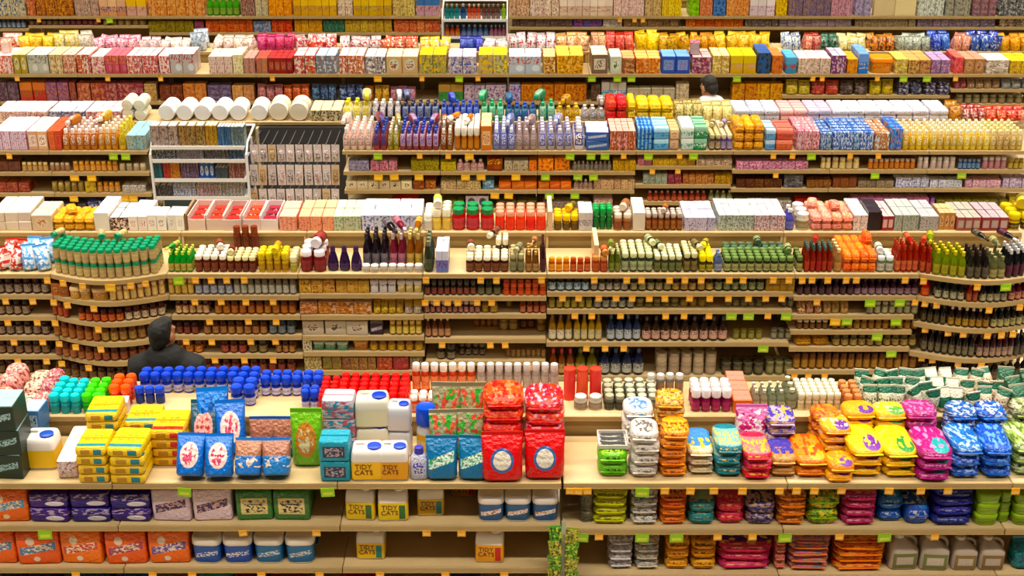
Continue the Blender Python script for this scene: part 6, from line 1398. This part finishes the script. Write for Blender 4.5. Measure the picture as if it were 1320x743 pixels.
T('1a', 3, [98]); T('1b', 3, [197, 248, 337, 412]); T('1c', 3, [490, 574, 650])
T('2a', 1, [61]); T('2b', 1, [84, 112, 173, 190]); T('2b', 1, [148], 'y'); T('2c', 1, [230], 'g'); T('2c', 1, [252, 272, 292, 315]); T('2e', 1, [549, 620, 640, 698])
T('2f', 1, [766, 808, 827, 863, 883, 904, 940, 958, 997, 1017]); T('2g', 1, [1034, 1047, 1067, 1091, 1104, 1167]); T('2h', 1, [1190, 1253]); T('2h', 1, [1290], 'g')
T('2a', 2, [7, 42]); T('2b', 2, [70, 90, 127]); T('2c', 2, [251, 285, 317, 352]); T('2e', 2, [548, 563, 577, 590, 615, 634]); T('2f', 2, [725, 746, 772, 794, 815, 837, 857, 889, 915, 939, 965, 987, 1008]); T('2g', 2, [1053, 1180]); T('2g', 2, [1122, 1160], 'g'); T('2h', 2, [1192, 1205, 1268, 1310])
T('2a', 3, [10, 48]); T('2b', 3, [72, 133]); T('2c', 3, [270, 320, 356]); T('2f', 3, [741, 763, 800, 858, 882, 914, 990]); T('2f', 3, [943, 965, 1014], 'g'); T('2g', 3, [1077], 'y'); T('2g', 3, [1092, 1155], 'g'); T('2h', 3, [1192, 1218, 1236, 1266, 1284, 1300])
T('2a', 4, [18, 55]); T('2b', 4, [78, 102, 136]); T('2c', 4, [240, 273, 323, 355]); T('2e', 4, [570, 632, 651]); T('2f', 4, [756, 780, 804]); T('2f', 4, [984], 'g'); T('2g', 4, [1131], 'g'); T('2h', 4, [1188, 1200, 1230, 1258])
T('2a', 5, [23, 60]); T('2b', 5, [82, 120]); T('2c', 5, [277, 315, 352]); T('2e', 5, [590, 682]); T('2g', 5, [1149], 'g'); T('2g', 6, [1024, 1042, 1063])
T('3a', 1, [12]); T('3b', 1, [146, 162], 'g'); T('3e', 1, [487], 'g'); T('3e', 1, [541]); T('3f', 1, [578, 604]); T('3f', 1, [605], 'y'); T('3g', 1, [735, 762, 780], 'g'); T('3g', 1, [804]); T('3h', 1, [836, 894], 'g'); T('3h', 1, [876]); T('3i', 1, [997, 1022]); T('3i', 1, [1046], 'g'); T('3j', 1, [1096, 1132])
T('3e', 2, [488, 508, 540], 'y'); T('3f', 2, [600, 620, 665], 'y'); T('3g', 2, [703, 745, 765], 'g'); T('3h', 2, [841, 874]); T('3i', 2, [1000]); T('3j', 2, [1128], 'g'); T('3k', 2, [1240], 'g')
T('3b', 3, [95, 160, 172], 'y'); T('3f', 3, [638, 656], 'y'); T('3g', 3, [708, 741], 'g'); T('3b', 2, [96, 118], 'y')
T('4b', 1, [22]); T('4c', 1, [139]); T('4d', 1, [207]); T('4e', 1, [351]); T('4f', 1, [487], 'y'); T('4g', 1, [544, 616]); T('4g', 1, [592], 'g'); T('4i', 1, [763, 796, 814], 'g'); T('4j', 1, [950], 'g'); T('4k', 1, [1048, 1060]); T('4l', 1, [1165, 1195], 'g'); T('4l', 1, [1131]); T('4m', 1, [1232])
T('5b', 1, [141], 'g'); T('5b', 1, [50, 127]); T('5f', 1, [799, 818, 829])

# ------------------------------------------------------------------ shoppers
def chain(mb, pts, seg=14):
    """closed limb through [(point, rx[, ry])] with rounded ends"""
    P = [(Vector(p[0]), p[1], p[2] if len(p) > 2 else p[1]) for p in pts]
    rings = []
    (p0, a0, b0), (p1, _, _) = P[0], P[1]; t0 = (p0 - p1).normalized()
    for f in (.97, .75, .4): rings.append((p0 + t0 * a0 * .8 * f, a0 * math.sqrt(1 - f * f), b0 * math.sqrt(1 - f * f)))
    rings += P
    (pn, an, bn), (pm, _, _) = P[-1], P[-2]; tn = (pn - pm).normalized()
    for f in (.4, .75, .97): rings.append((pn + tn * an * .8 * f, an * math.sqrt(1 - f * f), bn * math.sqrt(1 - f * f)))
    vs, fs, rows = [], [], []
    for i, (p, a, b) in enumerate(rings):
        t = (rings[min(i + 1, len(rings) - 1)][0] - rings[max(i - 1, 0)][0]).normalized()
        ref = Vector((1, 0, 0)) if abs(t.x) < .85 else Vector((0, 1, 0))
        v = t.cross(ref).normalized(); u = v.cross(t)
        rows.append(list(range(len(vs), len(vs) + seg)))
        vs += [p + a * math.cos(2 * PI * k / seg) * u + b * math.sin(2 * PI * k / seg) * v for k in range(seg)]
    for a, b in zip(rows, rows[1:]):
        for k in range(seg): fs.append((a[k], a[(k + 1) % seg], b[(k + 1) % seg], b[k]))
    fs.append(tuple(reversed(rows[0]))); fs.append(tuple(rows[-1]))
    return mb.add(vs, fs)
def blob(mb, c, rx, ry, rz, M=None, seg=16):
    n = 9; pr = [(math.sin(PI * i / n), -math.cos(PI * i / n)) for i in range(n + 1)]; pr[0] = (0, -1); pr[-1] = (0, 1)
    t = MB().lathe(pr, seg)
    t.v = [tuple(Vector(c) + (M @ Vector((x * rx, y * ry, z * rz)) if M else Vector((x * rx, y * ry, z * rz)))) for x, y, z in t.v]
    return mb.add(t.v, t.f)
def fused(name, mb, mat, parent, vox, loc=(0, 0, 0), it=6):
    o = link(name, mb.mesh(name, [mat]), parent); o.location = loc
    r = o.modifiers.new('remesh', 'REMESH'); r.mode = 'VOXEL'; r.voxel_size = vox; r.use_smooth_shade = True
    s = o.modifiers.new('smooth', 'SMOOTH'); s.iterations = it; s.factor = .5
    return o
def shopper(X, Y, label, top_c, leg_c, hair_c, skin_c, lean, turn, nod, scale=1.0):
    """standing adult facing +Y; lean moves the torso top, turn / nod swing the head"""
    root = bpy.data.objects.new('person', None); C.objects.link(root); root.location = (X, Y, 0); root.scale = (scale,) * 3; root.rotation_euler = (0, 0, 0)
    tag(root, label, 'person')
    lx, ly = lean
    hip = Vector((0, 0, .93)); chest = Vector((lx * .6, ly * .6, 1.24)); sh = Vector((lx, ly, 1.42)); nk = Vector((lx * 1.12, ly * 1.15, 1.49))
    hd = Vector((lx * 1.35, ly * 1.4 + .02, 1.615))
    MH = Matrix.Rotation(turn, 3, 'Z') @ Matrix.Rotation(-nod, 3, 'X')
    H = lambda x, y, z: hd + MH @ Vector((x * .92, y * .95, z * .95))
    b = MB()
    chain(b, [(hip + Vector((0, 0, -.06)), .155, .115), (hip + Vector((0, 0, .08)), .145, .105), (chest * .5 + hip * .5, .135, .10), (chest, .165, .115), (sh + Vector((0, 0, -.05)), .17, .10)])
    chain(b, [(sh + Vector((0, 0, -.03)), .075), (nk, .058), (H(0, -.01, -.06), .056)])
    # head: skull, jaw, chin, nose, lips, brow, ears
    blob(b, H(0, -.012, .03), .070, .090, .090, MH); blob(b, H(0, .022, -.035), .060, .070, .078, MH); blob(b, H(0, .066, -.092), .026, .022, .02, MH)
    chain(b, [(H(0, .086, .012), .010), (H(0, .104, -.022), .015), (H(0, .096, -.034), .014)], 10)
    blob(b, H(0, .086, -.058), .024, .012, .007, MH); blob(b, H(0, .084, -.07), .021, .012, .008, MH); blob(b, H(0, .075, .028), .055, .02, .012, MH)
    for s in (-1, 1): blob(b, H(s * .078, -.004, -.006), .012, .026, .034, MH)
    arms = {}
    for s in (-1, 1):
        S_ = sh + Vector((s * .185, 0, -.035)); E = sh + Vector((s * .235, .05, -.31)); Wr = sh + Vector((s * .17, .25, -.46)); arms[s] = (S_, E, Wr)
        chain(b, [(sh + Vector((s * .09, 0, -.045)), .07), (S_, .062), (E, .042), (Wr, .029)])
        d = (Wr - E).normalized(); side = Vector((-s, 0, 0)); palm = Wr + d * .055
        chain(b, [(Wr, .028, .022), (Wr + d * .035, .038, .018), (Wr + d * .085, .040, .016)])
        dn = Vector((0, 0, -1))
        for k, (off, ln) in enumerate(((.030, .066), (.011, .076), (-.009, .071), (-.028, .055))):
            q = Wr + d * .092 + side * off
            chain(b, [(q, .0092), (q + d * ln * .45 + dn * .008, .0085), (q + d * ln * .75 + dn * .024, .008), (q + d * ln * .9 + dn * .042, .0072)], 8)
        q = Wr + d * .03 + side * .036
        chain(b, [(q, .012), (q + side * .022 + d * .025, .0105), (q + side * .026 + d * .058 + dn * .010, .009)], 8)
    feet = {}
    for s in (-1, 1):
        Hp = hip + Vector((s * .09, 0, -.06)); Kn = Vector((s * .10, .02, .50)); An = Vector((s * .105, -.01, .09))
        chain(b, [(Hp, .088), (Kn + Vector((0, 0, .06)), .060), (Kn - Vector((0, .01, .12)), .056), (An, .040)])
        chain(b, [(An + Vector((0, -.02, -.045)), .036), (An + Vector((0, .06, -.055)), .036, .03), (An + Vector((0, .15, -.065)), .034, .022)]); feet[s] = An
    fused('body', b, plain(skin_c, .5), root, .0062)
    # clothes
    j = MB()
    chain(j, [(hip + Vector((0, 0, -.10)), .18, .14), (hip + Vector((0, 0, .08)), .172, .132), (chest * .5 + hip * .5, .168, .13), (chest, .192, .142), (sh + Vector((0, 0, -.05)), .215, .135), (sh + Vector((0, -.005, .01)), .165, .115)])
    chain(j, [(sh + Vector((0, -.005, -.03)), .10, .09), (nk + Vector((0, -.012, -.02)), .078, .072)])
    for s in (-1, 1):
        S_, E, Wr = arms[s]
        chain(j, [(nk + Vector((0, -.01, -.055)), .085), (sh * .5 + S_ * .5 + Vector((0, -.005, .012)), .092), (S_ + Vector((0, 0, -.005)), .094)])
        chain(j, [(sh + Vector((s * .08, 0, -.035)), .105), (S_ + Vector((0, 0, -.005)), .098), (S_ * .5 + E * .5, .070), (E, .062), (E * .35 + Wr * .65, .050), (Wr - (Wr - E).normalized() * .02, .043)])
    fused('jacket' if top_c == '0a0a0d' else 'shirt', j, cloth(top_c), root, .011)
    t = MB()
    for s in (-1, 1):
        An = feet[s]
        chain(t, [(hip + Vector((s * .085, 0, -.02)), .118), (hip + Vector((s * .09, 0, -.16)), .108), (Vector((s * .10, .02, .52)), .080), (An + Vector((0, 0, .03)), .062)])
    chain(t, [(hip + Vector((0, 0, .05)), .162, .124), (hip + Vector((0, 0, -.10)), .166, .128)])
    fused('trousers', t, cloth(leg_c), root, .012)
    for s in (-1, 1):
        An = feet[s]; sm = MB()
        chain(sm, [(An + Vector((0, -.035, -.048)), .045, .040), (An + Vector((0, .05, -.052)), .046, .036), (An + Vector((0, .16, -.06)), .042, .028)])
        fused('shoe', sm, plain('201c1c', .4), root, .008)
    h = MB()
    blob(h, H(0, -.026, .046), .074, .090, .086, MH); blob(h, H(0, -.060, -.012), .064, .055, .070, MH); blob(h, H(0, .04, .088), .056, .048, .032, MH)
    for s in (-1, 1): blob(h, H(s * .062, -.022, .012), .020, .038, .050, MH)
    o = fused('hair', h, hairmat(hair_c), root, .008, (0, 0, 0), 3)
    tx = bpy.data.textures.new('hair_clumps', 'CLOUDS'); tx.noise_scale = .02
    dm = o.modifiers.new('clumps', 'DISPLACE'); dm.texture = tx; dm.strength = .010; dm.mid_level = .5
    e = MB()
    for s in (-1, 1): blob(e, H(s * .031, .074, .008), .012, .010, .009, MH, 10)
    link('eyes', e.mesh('eyes', [plain('e8e0d8', .2)]), root)
    pu = MB()
    for s in (-1, 1): blob(pu, H(s * .031, .082, .008), .005, .004, .005, MH, 8)
    link('irises', pu.mesh('irises', [plain('241810', .2)]), root)
    return root
def cloth(h):
    m = plain(h, .8); k = ('cloth', h)
    if k in MATS: return MATS[k]
    m = bpy.data.materials.new('cloth_' + h); m.use_nodes = True; nt = m.node_tree; b = nt.nodes['Principled BSDF']
    b.inputs['Base Color'].default_value = lin(h); b.inputs['Roughness'].default_value = .8
    nz = nt.nodes.new('ShaderNodeTexNoise'); nz.inputs['Scale'].default_value = 7; nz.inputs['Detail'].default_value = 3
    tc = nt.nodes.new('ShaderNodeTexCoord'); nt.links.new(tc.outputs['Object'], nz.inputs['Vector'])
    bp = nt.nodes.new('ShaderNodeBump'); bp.inputs['Strength'].default_value = .6; bp.inputs['Distance'].default_value = .03
    nt.links.new(nz.outputs['Fac'], bp.inputs['Height']); nt.links.new(bp.outputs[0], b.inputs['Normal'])
    MATS[k] = m; return m
def hairmat(h):
    m = bpy.data.materials.new('hair_' + h); m.use_nodes = True; nt = m.node_tree; b = nt.nodes['Principled BSDF']
    b.inputs['Base Color'].default_value = lin(h); b.inputs['Roughness'].default_value = .65
    wv = nt.nodes.new('ShaderNodeTexNoise'); wv.inputs['Scale'].default_value = 60
    bp = nt.nodes.new('ShaderNodeBump'); bp.inputs['Strength'].default_value = .5; bp.inputs['Distance'].default_value = .01
    nt.links.new(wv.outputs['Fac'], bp.inputs['Height']); nt.links.new(bp.outputs[0], b.inputs['Normal']); return m
y1 = 7.80
shopper(Xof(214, y1, 1.6), y1, 'person in a black jacket seen from behind, facing the shelves of brown jars', '0a0a0d', '14141a', '0c0908', 'b07858', (-.02, -.01), -.45, -.10, .955)
y2 = 13.35
shopper(Xof(926, y2, 1.5), y2, 'person in a pale shirt with dark hair stooping between the third and fourth rows', 'c8c8d0', '303848', '1a1412', 'b88868', (-.07, .04), .6, .35, 1.0)

# ------------------------------------------------------------------ light: rows of ceiling tubes along the aisles
def strip_light(y, z, power, sx=20.0, sy=.35):
    l = bpy.data.lights.new('ceiling_tube_row', 'AREA'); l.shape = 'RECTANGLE'; l.size = sx; l.size_y = sy; l.energy = power; l.spread = math.radians(100); l.color = (1.0, .90, .74)
    o = bpy.data.objects.new('ceiling_tube_row', l); C.objects.link(o); o.location = (0, y, z)
for y, e in ((3.9, 400), (7.0, 430), (9.9, 430), (12.7, 430), (15.6, 430), (18.5, 350)): strip_light(y, 6.8, e)
wd = bpy.data.worlds.new('store_ambient'); SC.world = wd; wd.use_nodes = True
wd.node_tree.nodes['Background'].inputs[0].default_value = (1.0, .90, .76, 1); wd.node_tree.nodes['Background'].inputs[1].default_value = .05
SC.view_settings.view_transform = 'Standard'; SC.view_settings.look = 'None'; SC.view_settings.gamma = 1.0; SC.view_settings.exposure = 0.22
SC.view_settings.use_curve_mapping = False
SC.cycles.max_bounces = 6; SC.cycles.diffuse_bounces = 3; SC.cycles.glossy_bounces = 2
SC.cycles.use_denoising = True
